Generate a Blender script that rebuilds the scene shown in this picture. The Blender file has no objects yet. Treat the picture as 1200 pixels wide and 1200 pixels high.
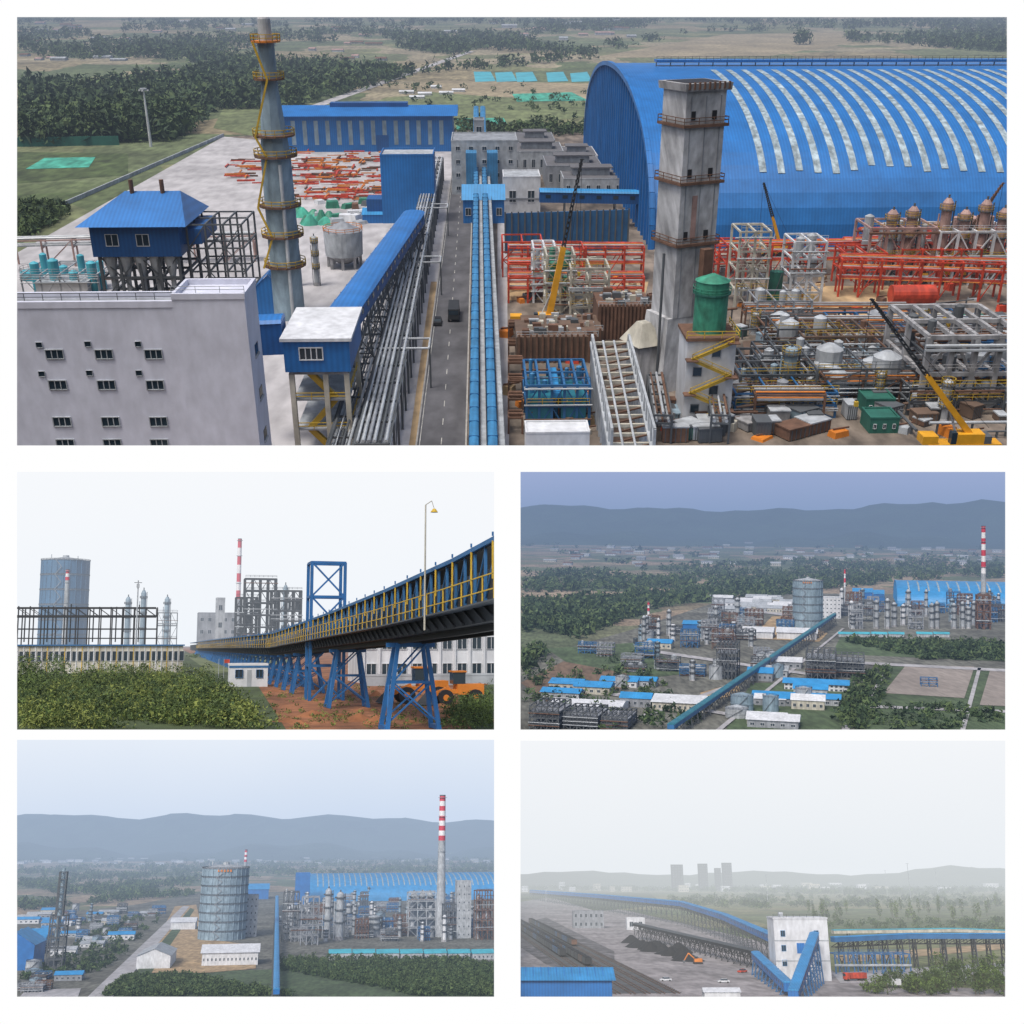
import bpy, bmesh, math, random
import numpy as np
from mathutils import Vector
F=1300.0
rnd=random.Random(7)
nr=np.random.RandomState(5)
scn=bpy.context.scene
# ------------------------------------------------------------ palette
PAL={ # rgb, rough, noise amount, noise scale(1/m), kind
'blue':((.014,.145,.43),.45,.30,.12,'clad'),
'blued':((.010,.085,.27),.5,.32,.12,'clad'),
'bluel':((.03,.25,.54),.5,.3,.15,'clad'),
'conva':((.04,.19,.38),.5,.45,.3,'clad'),
'cyan':((.06,.36,.45),.6,.35,.1,''),
'steelblue':((.025,.12,.28),.5,.3,.3,''),
'white':((.60,.62,.65),.7,.25,.15,'grime'),
'whiteb':((.58,.60,.70),.7,.14,.15,'grime'),
'cream':((.48,.46,.39),.7,.35,.3,'grime'),
'grey':((.26,.28,.31),.7,.35,.2,'grime'),
'greyb':((.24,.33,.40),.55,.35,.15,'grime'),
'lgrey':((.38,.41,.44),.7,.38,.2,'grime'),
'dgrey':((.08,.09,.10),.7,.4,.2,''),
'conc':((.34,.34,.35),.85,.6,.12,'grime'),
'towerc':((.50,.51,.53),.85,.5,.12,'grime'),
'rust':((.14,.075,.048),.9,.6,.4,''),
'dark':((.025,.028,.032),.7,.4,.3,''),
'black':((.012,.012,.014),.6,.3,.3,''),
'glass':((.02,.035,.05),.12,.1,.3,''),
'yellow':((.50,.33,.03),.5,.35,.4,''),
'craney':((.68,.33,.015),.5,.3,.4,''),
'orange':((.60,.19,.02),.5,.35,.4,''),
'red':((.56,.06,.025),.5,.5,.4,'grime'),
'pink':((.40,.26,.23),.6,.4,.3,'grime'),
'brown':((.13,.085,.06),.9,.6,.15,''),
'green':((.04,.25,.16),.6,.55,.3,'grime'),
'greend':((.02,.12,.09),.6,.35,.3,''),
'net':((.06,.36,.26),.9,.6,.1,'patch'),
'pipe':((.40,.43,.46),.35,.4,.3,''),
'strip':((.34,.43,.48),.6,.6,.5,'grime'),
'tile':((.12,.12,.13),.8,.3,.3,''),
'asphalt':((.10,.10,.11),.85,.45,.08,'patch'),
'line':((.45,.45,.42),.8,.6,.5,''),
'kerb':((.35,.34,.32),.85,.3,.5,''),
'yard':((.42,.41,.42),.9,.32,.035,'patch'),
'dirt':((.19,.155,.125),.95,.75,.05,'patch'),
'sand':((.44,.31,.17),.95,.5,.08,'patch'),
'reddirt':((.30,.12,.05),.95,.65,.4,'patch'),
'grass':((.07,.10,.035),.95,.65,.06,'patch'),
'grassl':((.15,.18,.08),.95,.55,.03,'patch'),
'coal':((.014,.014,.016),.8,.5,.2,''),
'l1':((.045,.080,.030),.9,.5,.1,''),
'l2':((.080,.120,.042),.9,.5,.1,''),
'l3':((.026,.050,.023),.9,.5,.1,''),
'lb1':((.10,.15,.033),.9,.5,.5,''),
'lb2':((.18,.215,.05),.9,.5,.5,''),
'lb3':((.045,.075,.02),.9,.5,.5,''),
'bark':((.09,.07,.05),.9,.4,1,''),
'redp':((.52,.03,.06),.6,.2,.1,''),
'whitep':((.72,.72,.74),.6,.15,.1,''),
'tanf':((.30,.25,.16),.95,.4,.02,'patch'),
'gblue':((.05,.15,.28),.5,.25,.1,'grime'),
'gblue2':((.015,.11,.30),.45,.35,.6,''),
'hillc':((.05,.085,.06),.9,.5,.004,'patch'),
'plantg':((.16,.16,.135),.95,.65,.02,'patch'),
'lawnc':((.08,.12,.055),.95,.55,.02,'patch'),
'brownl':((.18,.12,.08),.95,.4,.02,'patch'),
'brownyard':((.30,.26,.23),.95,.3,.02,'patch'),
'convc':((.02,.16,.22),.5,.3,.1,''),
'hille':((.12,.15,.12),.9,.3,.004,''),
'yarde':((.34,.31,.31),.95,.5,.03,'patch'),
'coaly':((.17,.16,.165),.95,.7,.05,'patch'),
}
class Scn:
    def __init__(s,n,h,hy,sc,rect,vpx,hz,L,hmax=.95):
        s.n=n;s.h=h;s.s=sc;s.rect=rect;s.hz=hz;s.L=L;s.hmax=hmax
        s.th=math.atan((600-hy)/F);s.c=math.cos(s.th);s.sn=math.sin(s.th)
        u=np.array([(vpx-600)/F, 1/s.c]);u/=np.linalg.norm(u)
        s.ey=u;s.ex=np.array([u[1],-u[0]]);s.m={}
    def ray(s,px,py):
        x=(px-600)/F;z=(600-py)/F
        y2=s.c+z*s.sn;z2=-s.sn+z*s.c
        return (x*s.ex[0]+y2*s.ex[1], x*s.ey[0]+y2*s.ey[1], z2)
    def g(s,px,py,z=0):
        a=s.ray(px,py);t=(z-s.h)/a[2]
        return (a[0]*t,a[1]*t,z)
    def at(s,px,py,Y):
        a=s.ray(px,py);t=Y/a[1]
        return (a[0]*t,Y,s.h+a[2]*t)
    def mp(s,p):
        lx,ly=p[0]*s.ex[0]+p[1]*s.ey[0],p[0]*s.ex[1]+p[1]*s.ey[1]
        return (ly*s.c-(p[2]-s.h)*s.sn)/F
    def world(s,v):
        v=np.asarray(v,dtype=float)
        lx=v[:,0]*s.ex[0]+v[:,1]*s.ey[0]
        ly=v[:,0]*s.ex[1]+v[:,1]*s.ey[1]
        lz=v[:,2]-s.h
        return np.stack([lx,ly*s.c-lz*s.sn,ly*s.sn+lz*s.c],1)*s.s
    def planes(s):
        x0,y0,x1,y1=s.rect
        return [(1,-(x0-600)/F,0),(-1,(x1-600)/F,0),(0,(600-y0)/F,-1),(0,-(600-y1)/F,1)]
    def mat(s,k):
        if k in s.m: return s.m[k]
        m=bpy.data.materials.new(k+'_'+s.n);s.m[k]=m
        m.use_nodes=True;nt=m.node_tree;N=nt.nodes;Lk=nt.links
        b=N['Principled BSDF'];out=N['Material Output']
        geo=N.new('ShaderNodeNewGeometry')
        sc=N.new('ShaderNodeVectorMath');sc.operation='SCALE';sc.inputs[3].default_value=1/s.s
        Lk.new(geo.outputs['Position'],sc.inputs[0])
        if k in FIELD:
            cols,cell=FIELD[k]
            mp=N.new('ShaderNodeVectorMath');mp.operation='MULTIPLY';mp.inputs[1].default_value=(1/cell,1/(cell*1.1),0.0)
            ns0=N.new('ShaderNodeTexNoise');ns0.inputs['Scale'].default_value=2.0/cell
            Lk.new(sc.outputs[0],ns0.inputs['Vector'])
            sub=N.new('ShaderNodeVectorMath');sub.operation='SCALE';sub.inputs[3].default_value=.35
            Lk.new(sc.outputs[0],mp.inputs[0]);Lk.new(ns0.outputs['Color'],sub.inputs[0])
            ad=N.new('ShaderNodeVectorMath');Lk.new(mp.outputs[0],ad.inputs[0]);Lk.new(sub.outputs[0],ad.inputs[1])
            vo=N.new('ShaderNodeTexVoronoi');vo.distance='CHEBYCHEV';vo.inputs['Scale'].default_value=1
            Lk.new(ad.outputs[0],vo.inputs['Vector'])
            sp=N.new('ShaderNodeSeparateColor');Lk.new(vo.outputs['Color'],sp.inputs[0])
            cr=N.new('ShaderNodeValToRGB');cr.color_ramp.interpolation='CONSTANT'
            el=cr.color_ramp.elements
            while len(el)<len(cols): el.new(.5)
            for i,c in enumerate(cols):
                el[i].position=i/len(cols);el[i].color=(*c,1)
            Lk.new(sp.outputs[0],cr.inputs[0])
            colout=cr.outputs[0];rough=.95;amt=.6;ns=.02;kind='patch'
        else:
            rgb,rough,amt,ns,kind=PAL[k]
            c=N.new('ShaderNodeRGB');c.outputs[0].default_value=(*rgb,1);colout=c.outputs[0]
        no=N.new('ShaderNodeTexNoise');no.inputs['Scale'].default_value=ns;no.inputs['Detail'].default_value=7;no.inputs['Roughness'].default_value=.65
        Lk.new(sc.outputs[0],no.inputs['Vector'])
        mr=N.new('ShaderNodeMapRange');mr.inputs[1].default_value=.3;mr.inputs[2].default_value=.7
        mr.inputs[3].default_value=1-amt*.8;mr.inputs[4].default_value=1+amt*.55
        Lk.new(no.outputs['Fac'],mr.inputs[0])
        val=mr.outputs[0]
        def mul(a,bb):
            q=N.new('ShaderNodeMath');q.operation='MULTIPLY';Lk.new(a,q.inputs[0]);Lk.new(bb,q.inputs[1]);return q.outputs[0]
        if kind in('grime','patch'):
            vm=N.new('ShaderNodeVectorMath');vm.operation='MULTIPLY'
            vm.inputs[1].default_value=(1.2,1.2,.12) if kind=='grime' else (.5,.12,.4)
            Lk.new(sc.outputs[0],vm.inputs[0])
            n2=N.new('ShaderNodeTexNoise');n2.inputs['Scale'].default_value=.6;n2.inputs['Detail'].default_value=5
            Lk.new(vm.outputs[0],n2.inputs['Vector'])
            m2=N.new('ShaderNodeMapRange');m2.inputs[1].default_value=.35;m2.inputs[2].default_value=.65
            m2.inputs[3].default_value=1-amt*.7;m2.inputs[4].default_value=1+amt*.2
            Lk.new(n2.outputs['Fac'],m2.inputs[0]);val=mul(val,m2.outputs[0])
        if kind=='clad':
            wv=N.new('ShaderNodeTexWave');wv.inputs['Scale'].default_value=.35;wv.bands_direction='X';wv.inputs['Distortion'].default_value=.3
            Lk.new(sc.outputs[0],wv.inputs['Vector'])
            m2=N.new('ShaderNodeMapRange');m2.inputs[3].default_value=.88;m2.inputs[4].default_value=1.06
            Lk.new(wv.outputs['Fac'],m2.inputs[0]);val=mul(val,m2.outputs[0])
        vs=N.new('ShaderNodeVectorMath');vs.operation='SCALE'
        Lk.new(colout,vs.inputs[0]);Lk.new(val,vs.inputs[3])
        Lk.new(vs.outputs[0],b.inputs['Base Color']);b.inputs['Roughness'].default_value=rough
        # aerial haze painted into the material: haze-coloured glow mixed in by distance from origin
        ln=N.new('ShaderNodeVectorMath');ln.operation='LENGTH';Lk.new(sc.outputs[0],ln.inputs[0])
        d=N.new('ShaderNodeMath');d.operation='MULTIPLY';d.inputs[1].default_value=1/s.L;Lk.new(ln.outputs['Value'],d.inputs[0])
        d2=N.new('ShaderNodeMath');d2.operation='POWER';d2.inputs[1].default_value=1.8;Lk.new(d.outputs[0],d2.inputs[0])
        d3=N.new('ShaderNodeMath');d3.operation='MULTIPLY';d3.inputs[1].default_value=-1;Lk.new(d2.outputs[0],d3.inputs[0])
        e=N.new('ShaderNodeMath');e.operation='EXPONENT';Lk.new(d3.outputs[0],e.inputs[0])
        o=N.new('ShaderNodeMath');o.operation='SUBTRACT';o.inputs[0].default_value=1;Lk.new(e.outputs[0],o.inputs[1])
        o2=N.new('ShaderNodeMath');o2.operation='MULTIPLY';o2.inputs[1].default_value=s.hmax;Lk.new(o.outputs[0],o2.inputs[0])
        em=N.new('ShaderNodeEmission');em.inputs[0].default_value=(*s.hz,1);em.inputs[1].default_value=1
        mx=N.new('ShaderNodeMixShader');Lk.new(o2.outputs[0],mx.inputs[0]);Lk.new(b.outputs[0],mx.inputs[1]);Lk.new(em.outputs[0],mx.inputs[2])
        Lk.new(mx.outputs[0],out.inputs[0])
        m.cycles.emission_sampling='NONE'
        return m
FIELD={'fieldA':([(.15,.17,.08),(.26,.22,.13),(.10,.13,.055),(.30,.26,.17),(.18,.19,.09),(.12,.15,.07)],70),
'fieldC':([(.12,.15,.075),(.30,.23,.16),(.17,.18,.10),(.36,.28,.19),(.11,.14,.07),(.24,.20,.13)],110),
'fieldE':([(.18,.20,.08),(.24,.23,.11),(.12,.16,.06),(.20,.21,.09)],120)}
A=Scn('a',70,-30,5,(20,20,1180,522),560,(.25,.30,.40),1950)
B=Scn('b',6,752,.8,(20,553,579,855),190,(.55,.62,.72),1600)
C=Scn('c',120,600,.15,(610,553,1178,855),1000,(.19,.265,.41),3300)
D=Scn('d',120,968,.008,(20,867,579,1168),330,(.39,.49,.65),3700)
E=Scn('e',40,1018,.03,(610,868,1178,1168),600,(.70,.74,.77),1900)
# ------------------------------------------------------------ builder
class Bd:
    def __init__(s,S,name):
        s.S=S;s.name=name;s.v=[];s.f=[];s.m=[];s.mk=[]
    def mi(s,k):
        if k not in s.mk:s.mk.append(k)
        return s.mk.index(k)
    def add(s,vs,fs,k):
        o=len(s.v);i=s.mi(k);s.v+=vs
        for f in fs: s.f.append([q+o for q in f]);s.m.append(i)
        return s
    BF=[(0,3,2,1),(4,5,6,7),(0,1,5,4),(1,2,6,5),(2,3,7,6),(3,0,4,7)]
    def box(s,x0,x1,y0,y1,z0,z1,k):
        return s.add([(x0,y0,z0),(x1,y0,z0),(x1,y1,z0),(x0,y1,z0),(x0,y0,z1),(x1,y0,z1),(x1,y1,z1),(x0,y1,z1)],s.BF,k)
    def obox(s,cx,cy,z0,z1,sx,sy,a,k,top=1.0):
        c,n=math.cos(a),math.sin(a);vs=[]
        for z,q in((z0,1),(z1,top)):
            for dx,dy in((-1,-1),(1,-1),(1,1),(-1,1)):
                X=dx*sx/2*q;Y=dy*sy/2*q;vs.append((cx+X*c-Y*n,cy+X*n+Y*c,z))
        return s.add(vs,s.BF,k)
    def cyl(s,cx,cy,z0,z1,r0,r1,k,n=16):
        vs=[];fs=[]
        for z,r in((z0,r0),(z1,r1)):
            for i in range(n):
                a=2*math.pi*i/n;vs.append((cx+r*math.cos(a),cy+r*math.sin(a),z))
        for i in range(n):
            j=(i+1)%n;fs.append((i,j,n+j,n+i))
        fs.append(tuple(range(n-1,-1,-1)));fs.append(tuple(range(n,2*n)))
        return s.add(vs,fs,k)
    def beam(s,p,q,w,k,n=4,w2=None):
        p=Vector(p);q=Vector(q);d=q-p
        if d.length<1e-6:return s
        d.normalize();up=Vector((0,0,1)) if abs(d.z)<.95 else Vector((0,1,0))
        a=d.cross(up).normalized();b=a.cross(d);w2=w if w2 is None else w2
        vs=[]
        for c,ww in((p,w),(q,w2)):
            for i in range(n):
                t=2*math.pi*(i+.5)/n;r=ww/2*(1.414 if n==4 else 1)
                vs.append(tuple(c+a*math.cos(t)*r+b*math.sin(t)*r))
        fs=[(i,(i+1)%n,n+(i+1)%n,n+i) for i in range(n)]+[tuple(range(n-1,-1,-1)),tuple(range(n,2*n))]
        return s.add(vs,fs,k)
    def slab(s,p,q,w,z0,z1,k,off=0,roof=0,kr=None):
        p=Vector(p);q=Vector(q);d=(q-p);d.z=0;d.normalize();a=Vector((d.y,-d.x,0))
        vs=[]
        for c in(p,q):
            for sx,zz in((-1,z0),(1,z0),(1,z1),(-1,z1)):
                vs.append(tuple(c+a*(sx*w/2+off)+Vector((0,0,zz))))
        s.add(vs,[(3,2,1,0),(4,5,6,7),(0,1,5,4),(1,2,6,5),(2,3,7,6),(3,0,4,7)],k)
        if roof:
            e=.55*w;v2=[]
            for c in(p,q):
                for t in range(6):
                    an=math.pi*t/5;v2.append(tuple(c+a*(-math.cos(an)*e+off)+Vector((0,0,z1+.02*w+math.sin(an)*roof))))
            s.add(v2,[(i,i+1,7+i,6+i) for i in range(5)]+[(5,4,3,2,1,0),(6,7,8,9,10,11)],kr or k)
        return s
    def poly(s,pts,k): return s.add([tuple(p) for p in pts],[tuple(range(len(pts)))],k)
    def frame(s,x0,x1,y0,y1,z0,z1,nx,ny,nz,w,k,brace=True,deck=None):
        X=[x0+(x1-x0)*i/nx for i in range(nx+1)];Y=[y0+(y1-y0)*i/ny for i in range(ny+1)];Z=[z0+(z1-z0)*i/nz for i in range(nz+1)]
        for x in X:
            for y in Y:s.beam((x,y,z0),(x,y,z1),w,k)
        for z in Z[1:]:
            for y in Y:s.beam((x0,y,z),(x1,y,z),w*.8,k)
            for x in X:s.beam((x,y0,z),(x,y1,z),w*.8,k)
            if deck and z<z1-.01:s.box(x0,x1,y0,y1,z+w*.5,z+w*.8,deck)
        if brace:
            for i in range(nz):
                for j in range(nx):
                    a,b=(X[j],X[j+1]) if (i+j)%2 else (X[j+1],X[j])
                    s.beam((a,y0,Z[i]),(b,y0,Z[i+1]),w*.5,k)
        return s
    def rail(s,pts,k,w=.08,h=1.1):
        for p,q in zip(pts[:-1],pts[1:]):
            for hh in(h,h*.5): s.beam((p[0],p[1],p[2]+hh),(q[0],q[1],q[2]+hh),w,k)
            L=math.dist(p,q);n=max(1,int(L/2.5))
            for i in range(n+1):
                t=i/n;c=[p[j]+(q[j]-p[j])*t for j in range(3)];s.beam(c,(c[0],c[1],c[2]+h),w,k)
        return s
    def ring(s,cx,cy,z,r,k,kr=None,n=14,w=1.2,rw=.1,rh=1.2):
        s.cyl(cx,cy,z-.15,z+.1,r+w,r+w,k,n)
        if kr: s.rail([(cx+(r+w)*math.cos(i*6.2832/n),cy+(r+w)*math.sin(i*6.2832/n),z) for i in range(n+1)],kr,rw,rh)
        return s
    def win(s,x0,x1,z0,z1,Y,kf='white',mull=2,kg='glass'):
        w=(x1-x0);t=w*.05
        s.box(x0,x1,Y-.03,Y,z0,z1,kg)
        for (a,b,c,d) in((x0-t,x1+t,z0-t,z0),(x0-t,x1+t,z1,z1+t),(x0-t,x0,z0,z1),(x1,x1+t,z0,z1)):
            s.box(a,b,Y-.16,Y,c,d,kf)
        for i in range(1,mull):
            x=x0+w*i/mull;s.box(x-t*.5,x+t*.5,Y-.1,Y-.032,z0,z1,kf)
    def done(s):
        if not s.v:return
        W=s.S.world(s.v);return mk(s.S,s.name,W,s.f,s.m,s.mk)
def mk(S,name,W,f,m,mk_,arr=False):
    pl=[];x=W
    for n in S.planes():
        d=x@np.array(n)
        if (d<=0).all():return None
        if (d<0).any():pl.append(n)
    c=(x.min(0)+x.max(0))/2;c[2]=x[:,2].min()
    me=bpy.data.meshes.new(name)
    me.from_pydata((x-c).tolist() if not arr else (x-c),[],f)
    if m is not None: me.polygons.foreach_set('material_index',m)
    for k in mk_: me.materials.append(S.mat(k))
    if pl:
        bm=bmesh.new();bm.from_mesh(me)
        for n in pl:
            bmesh.ops.bisect_plane(bm,geom=bm.verts[:]+bm.edges[:]+bm.faces[:],plane_co=Vector([-q for q in c]),plane_no=Vector(n),clear_inner=True)
        bm.to_mesh(me);bm.free()
    if len(me.polygons)==0:return None
    o=bpy.data.objects.new(name,me);o.location=c;scn.collection.objects.link(o);return o
# ------------------------------------------------------------ generic pieces
def sheet(S,name,pix,k,z=.02):
    b=Bd(S,name);b.poly([S.g(x,y,z) for x,y in pix],k);return b.done()
def ground(S,k,far,x=1.5,z=0,near=.3):
    b=Bd(S,'ground');Y0=S.h*near
    n=24
    for i in range(n):
        a=Y0*(far/Y0)**(i/n);c=Y0*(far/Y0)**((i+1)/n)
        b.poly([(-far*x,a,z),(far*x,a,z),(far*x,c,z),(-far*x,c,z)],k)
    b.done()
def sky(S,far,lo,hi,w=3):
    W=S.world([(-far*w,far,-far*.3),(far*w,far,-far*.3),(far*w,far,far),(-far*w,far,far)])
    o=mk(S,'sky',W,[(0,1,2,3)],None,[])
    m=bpy.data.materials.new('sky_'+S.n);m.use_nodes=True;N=m.node_tree.nodes;L=m.node_tree.links
    N.remove(N['Principled BSDF']);em=N.new('ShaderNodeEmission')
    geo=N.new('ShaderNodeNewGeometry');sp=N.new('ShaderNodeSeparateXYZ');L.new(geo.outputs['Position'],sp.inputs[0])
    zz=[v.co.z+o.location.z for v in o.data.vertices]
    hor=S.world([(0,far,S.h)])[0][2]
    mr=N.new('ShaderNodeMapRange');mr.inputs[1].default_value=hor;mr.inputs[2].default_value=max(zz)
    L.new(sp.outputs[2],mr.inputs[0])
    no=N.new('ShaderNodeTexNoise');no.inputs['Scale'].default_value=6/(far*S.s);no.inputs['Detail'].default_value=4
    L.new(geo.outputs['Position'],no.inputs['Vector'])
    ad=N.new('ShaderNodeMath');ad.operation='MULTIPLY_ADD';ad.inputs[1].default_value=.35;L.new(no.outputs['Fac'],ad.inputs[0]);
    sb=N.new('ShaderNodeMath');sb.operation='SUBTRACT';sb.inputs[1].default_value=.17;L.new(mr.outputs[0],sb.inputs[0]);L.new(sb.outputs[0],ad.inputs[2])
    mx=N.new('ShaderNodeMix');mx.data_type='RGBA';mx.inputs['A'].default_value=(*lo,1);mx.inputs['B'].default_value=(*hi,1)
    L.new(ad.outputs[0],mx.inputs['Factor']);L.new(mx.outputs['Result'],em.inputs[0]);L.new(em.outputs[0],N['Material Output'].inputs[0])
    m.cycles.emission_sampling='NONE'
    o.data.materials.append(m)
def hills(S,Y,dep,hfun,k,x=1.2,nx=160,name='hills'):
    b=Bd(S,name);vs=[];fs=[];ny=8
    for j in range(ny+1):
        for i in range(nx+1):
            X=-Y*x+2*Y*x*i/nx;t=j/ny
            p=S.world([(X,Y+dep,0)])[0];px=600+F*p[0]/p[1]
            hh=hfun(px)*math.sin(t*math.pi/2)**1.3
            hh*=1+.12*math.sin(i*1.7+j*2.1)*math.sin(t*math.pi)
            vs.append((X,Y+dep*t,hh))
    for j in range(ny):
        for i in range(nx):
            a=j*(nx+1)+i;fs.append((a,a+1,a+nx+2,a+nx+1))
    b.add(vs,fs,k);b.done()
def inpoly(px,py,P):
    r=np.zeros(len(px),bool);n=len(P)
    for i in range(n):
        x1,y1=P[i];x2,y2=P[(i+1)%n]
        if y1==y2:continue
        c=((y1>py)!=(y2>py))&(px<(x2-x1)*(py-y1)/(y2-y1)+x1);r^=c
    return r
def samp(S,P,n,gap=None):
    xs=[p[0] for p in P];ys=[p[1] for p in P]
    px=nr.uniform(min(xs),max(xs),n*3);py=nr.uniform(min(ys),max(ys),n*3)
    k=inpoly(px,py,P);px=px[k][:n];py=py[k][:n]
    g=np.array([S.g(a,b) for a,b in zip(px,py)])[:,:2]
    if gap is not None:
        q=.35*S.h if S is B else 1
        x,y=(g[:,0]*12,g[:,1]*12) if S is B else (g[:,0],g[:,1])
        f=np.sin(x*.021+2.2*np.sin(y*.006))+np.sin(y*.0105+1.5*np.sin(x*.013))+.5*np.sin(x*.05+y*.03)
        g=g[f>gap]
    return g
def trees(S,name,pts,h,r,n,leaf,mats=('l1','l2','l3'),z0=.12,var=.35,trunk=0):
    m=len(pts)
    if m==0:return
    H=h*nr.uniform(1-var,1+var,m);R=r*nr.uniform(1-var,1+var,m)
    u=nr.normal(size=(m,n,3));u/=np.linalg.norm(u,axis=2,keepdims=True);u*=nr.uniform(.45,1,(m,n,1))**.5
    lob=1+.3*np.sin(u[:,:,0]*5+nr.uniform(0,6,(m,1)))*np.cos(u[:,:,2]*4+nr.uniform(0,6,(m,1)))
    C=np.zeros((m,n,3))
    taper=1-.35*np.clip(u[:,:,2],0,1)
    C[:,:,0]=pts[:,None,0]+u[:,:,0]*R[:,None]*lob*taper;C[:,:,1]=pts[:,None,1]+u[:,:,1]*R[:,None]*lob*taper
    C[:,:,2]=H[:,None]*(z0+(1-z0)*(.5+.5*u[:,:,2]))
    C=C.reshape(-1,3);N=len(C)
    o=nr.normal(size=(N,3,3))*leaf
    V=(C[:,None,:]+o).reshape(-1,3);V[:,2]=np.maximum(V[:,2],.02)
    W=S.world(V).reshape(-1,3,3)
    ok=np.ones(N,bool)
    for nn in S.planes(): ok&=((W@np.array(nn))>0).all(1)
    treeid=np.repeat(nr.randint(0,3,m),n);mi=np.where(nr.rand(N)<.6,treeid,nr.randint(0,3,N))
    W=W[ok];mi=mi[ok];K=len(W)
    if K==0:return
    W=W.reshape(-1,3);c=(W.min(0)+W.max(0))/2;c[2]=W[:,2].min()
    me=bpy.data.meshes.new(name);me.vertices.add(K*3);me.vertices.foreach_set('co',(W-c).ravel())
    me.loops.add(K*3);me.loops.foreach_set('vertex_index',np.arange(K*3))
    me.polygons.add(K);me.polygons.foreach_set('loop_start',np.arange(K)*3);me.polygons.foreach_set('loop_total',np.full(K,3))
    me.polygons.foreach_set('material_index',mi.astype(np.int32))
    for k in mats:me.materials.append(S.mat(k))
    me.update(calc_edges=True)
    ob=bpy.data.objects.new(name,me);ob.location=c;scn.collection.objects.link(ob)
    if trunk:
        b=Bd(S,'trunks')
        for p,hh in zip(pts,H):
            b.beam((p[0],p[1],0),(p[0],p[1],hh*.7),trunk,'bark',5,trunk*.3)
            for q in range(4):
                a=q*1.6+p[0];b.beam((p[0],p[1],hh*(.25+.1*q)),(p[0]+math.cos(a)*r*.6,p[1]+math.sin(a)*r*.6,hh*(.45+.1*q)),trunk*.4,'bark',4,trunk*.15)
        t=b.done()
        if t: t.parent=ob;t.location=t.location-ob.location
def bld(S,name,x0,x1,yb,yt,dep,wall,roof,style='flat',win=None,fin=True,rise=None,zb=0):
    g=S.g((x0+x1)/2,yb,zb);Y=g[1];m=S.mp(g);cx=g[0];w=(x1-x0)*m;X0=cx-w/2;X1=cx+w/2
    Z=S.at((x0+x1)/2,yt,Y)[2]
    b=Bd(S,name);H=Z-zb
    if H<=0: H=3;Z=zb+3
    if style=='flat':
        b.box(X0,X1,Y,Y+dep,zb,Z,wall)
        p=max(.3,H*.03);q=max(.25,m*.5)
        for a in((X0-.05,X1+.05,Y-.05,Y+q),(X0-.05,X1+.05,Y+dep-q,Y+dep+.05),(X0-.05,X0+q,Y+q,Y+dep-q),(X1-q,X1+.05,Y+q,Y+dep-q)):
            b.box(*a,Z+.003,Z+p,wall)
        b.box(X0+q,X1-q,Y+q,Y+dep-q,Z+.003,Z+.06,roof)
    elif style=='gable':
        r=rise or H*.35;zw=Z-r
        b.box(X0,X1,Y,Y+dep,zb,zw,wall);o=w*.03
        ym=Y+dep/2
        b.add([(X0-o,Y-o,zw),(X1+o,Y-o,zw),(X1+o,ym,Z),(X0-o,ym,Z),(X0-o,Y+dep+o,zw),(X1+o,Y+dep+o,zw)],[(0,1,2,3),(3,2,5,4),(0,3,4),(1,5,2),(0,4,5,1)],roof)
    elif style=='gabley':
        r=rise or H*.35;zw=Z-r;o=w*.03;xm=(X0+X1)/2
        b.box(X0,X1,Y,Y+dep,zb,zw,wall)
        b.add([(X0,Y,zw),(X1,Y,zw),(xm,Y,Z)],[(0,1,2)],wall)
        b.add([(X0-o,Y-o,zw),(xm,Y-o,Z+.1),(X1+o,Y-o,zw),(X0-o,Y+dep+o,zw),(xm,Y+dep+o,Z+.1),(X1+o,Y+dep+o,zw)],[(0,1,4,3),(1,2,5,4)],roof)
    if win:
        nc,nrw,fw,fh=win;zt=Z-(rise or 0) if style!='flat' else Z
        if style!='flat' and not rise: zt=zb+H*.65
        for i in range(nc):
            for j in range(nrw):
                cx2=X0+w*(i+.5)/nc;cz=zb+(zt-zb)*(j+.5)/nrw;a=w/nc*fw/2;c=(zt-zb)/nrw*fh/2
                b.win(cx2-a,cx2+a,cz-c,cz+c,Y)
    if fin: return b.done()
    return b,X0,X1,Y,Z,m
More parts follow.
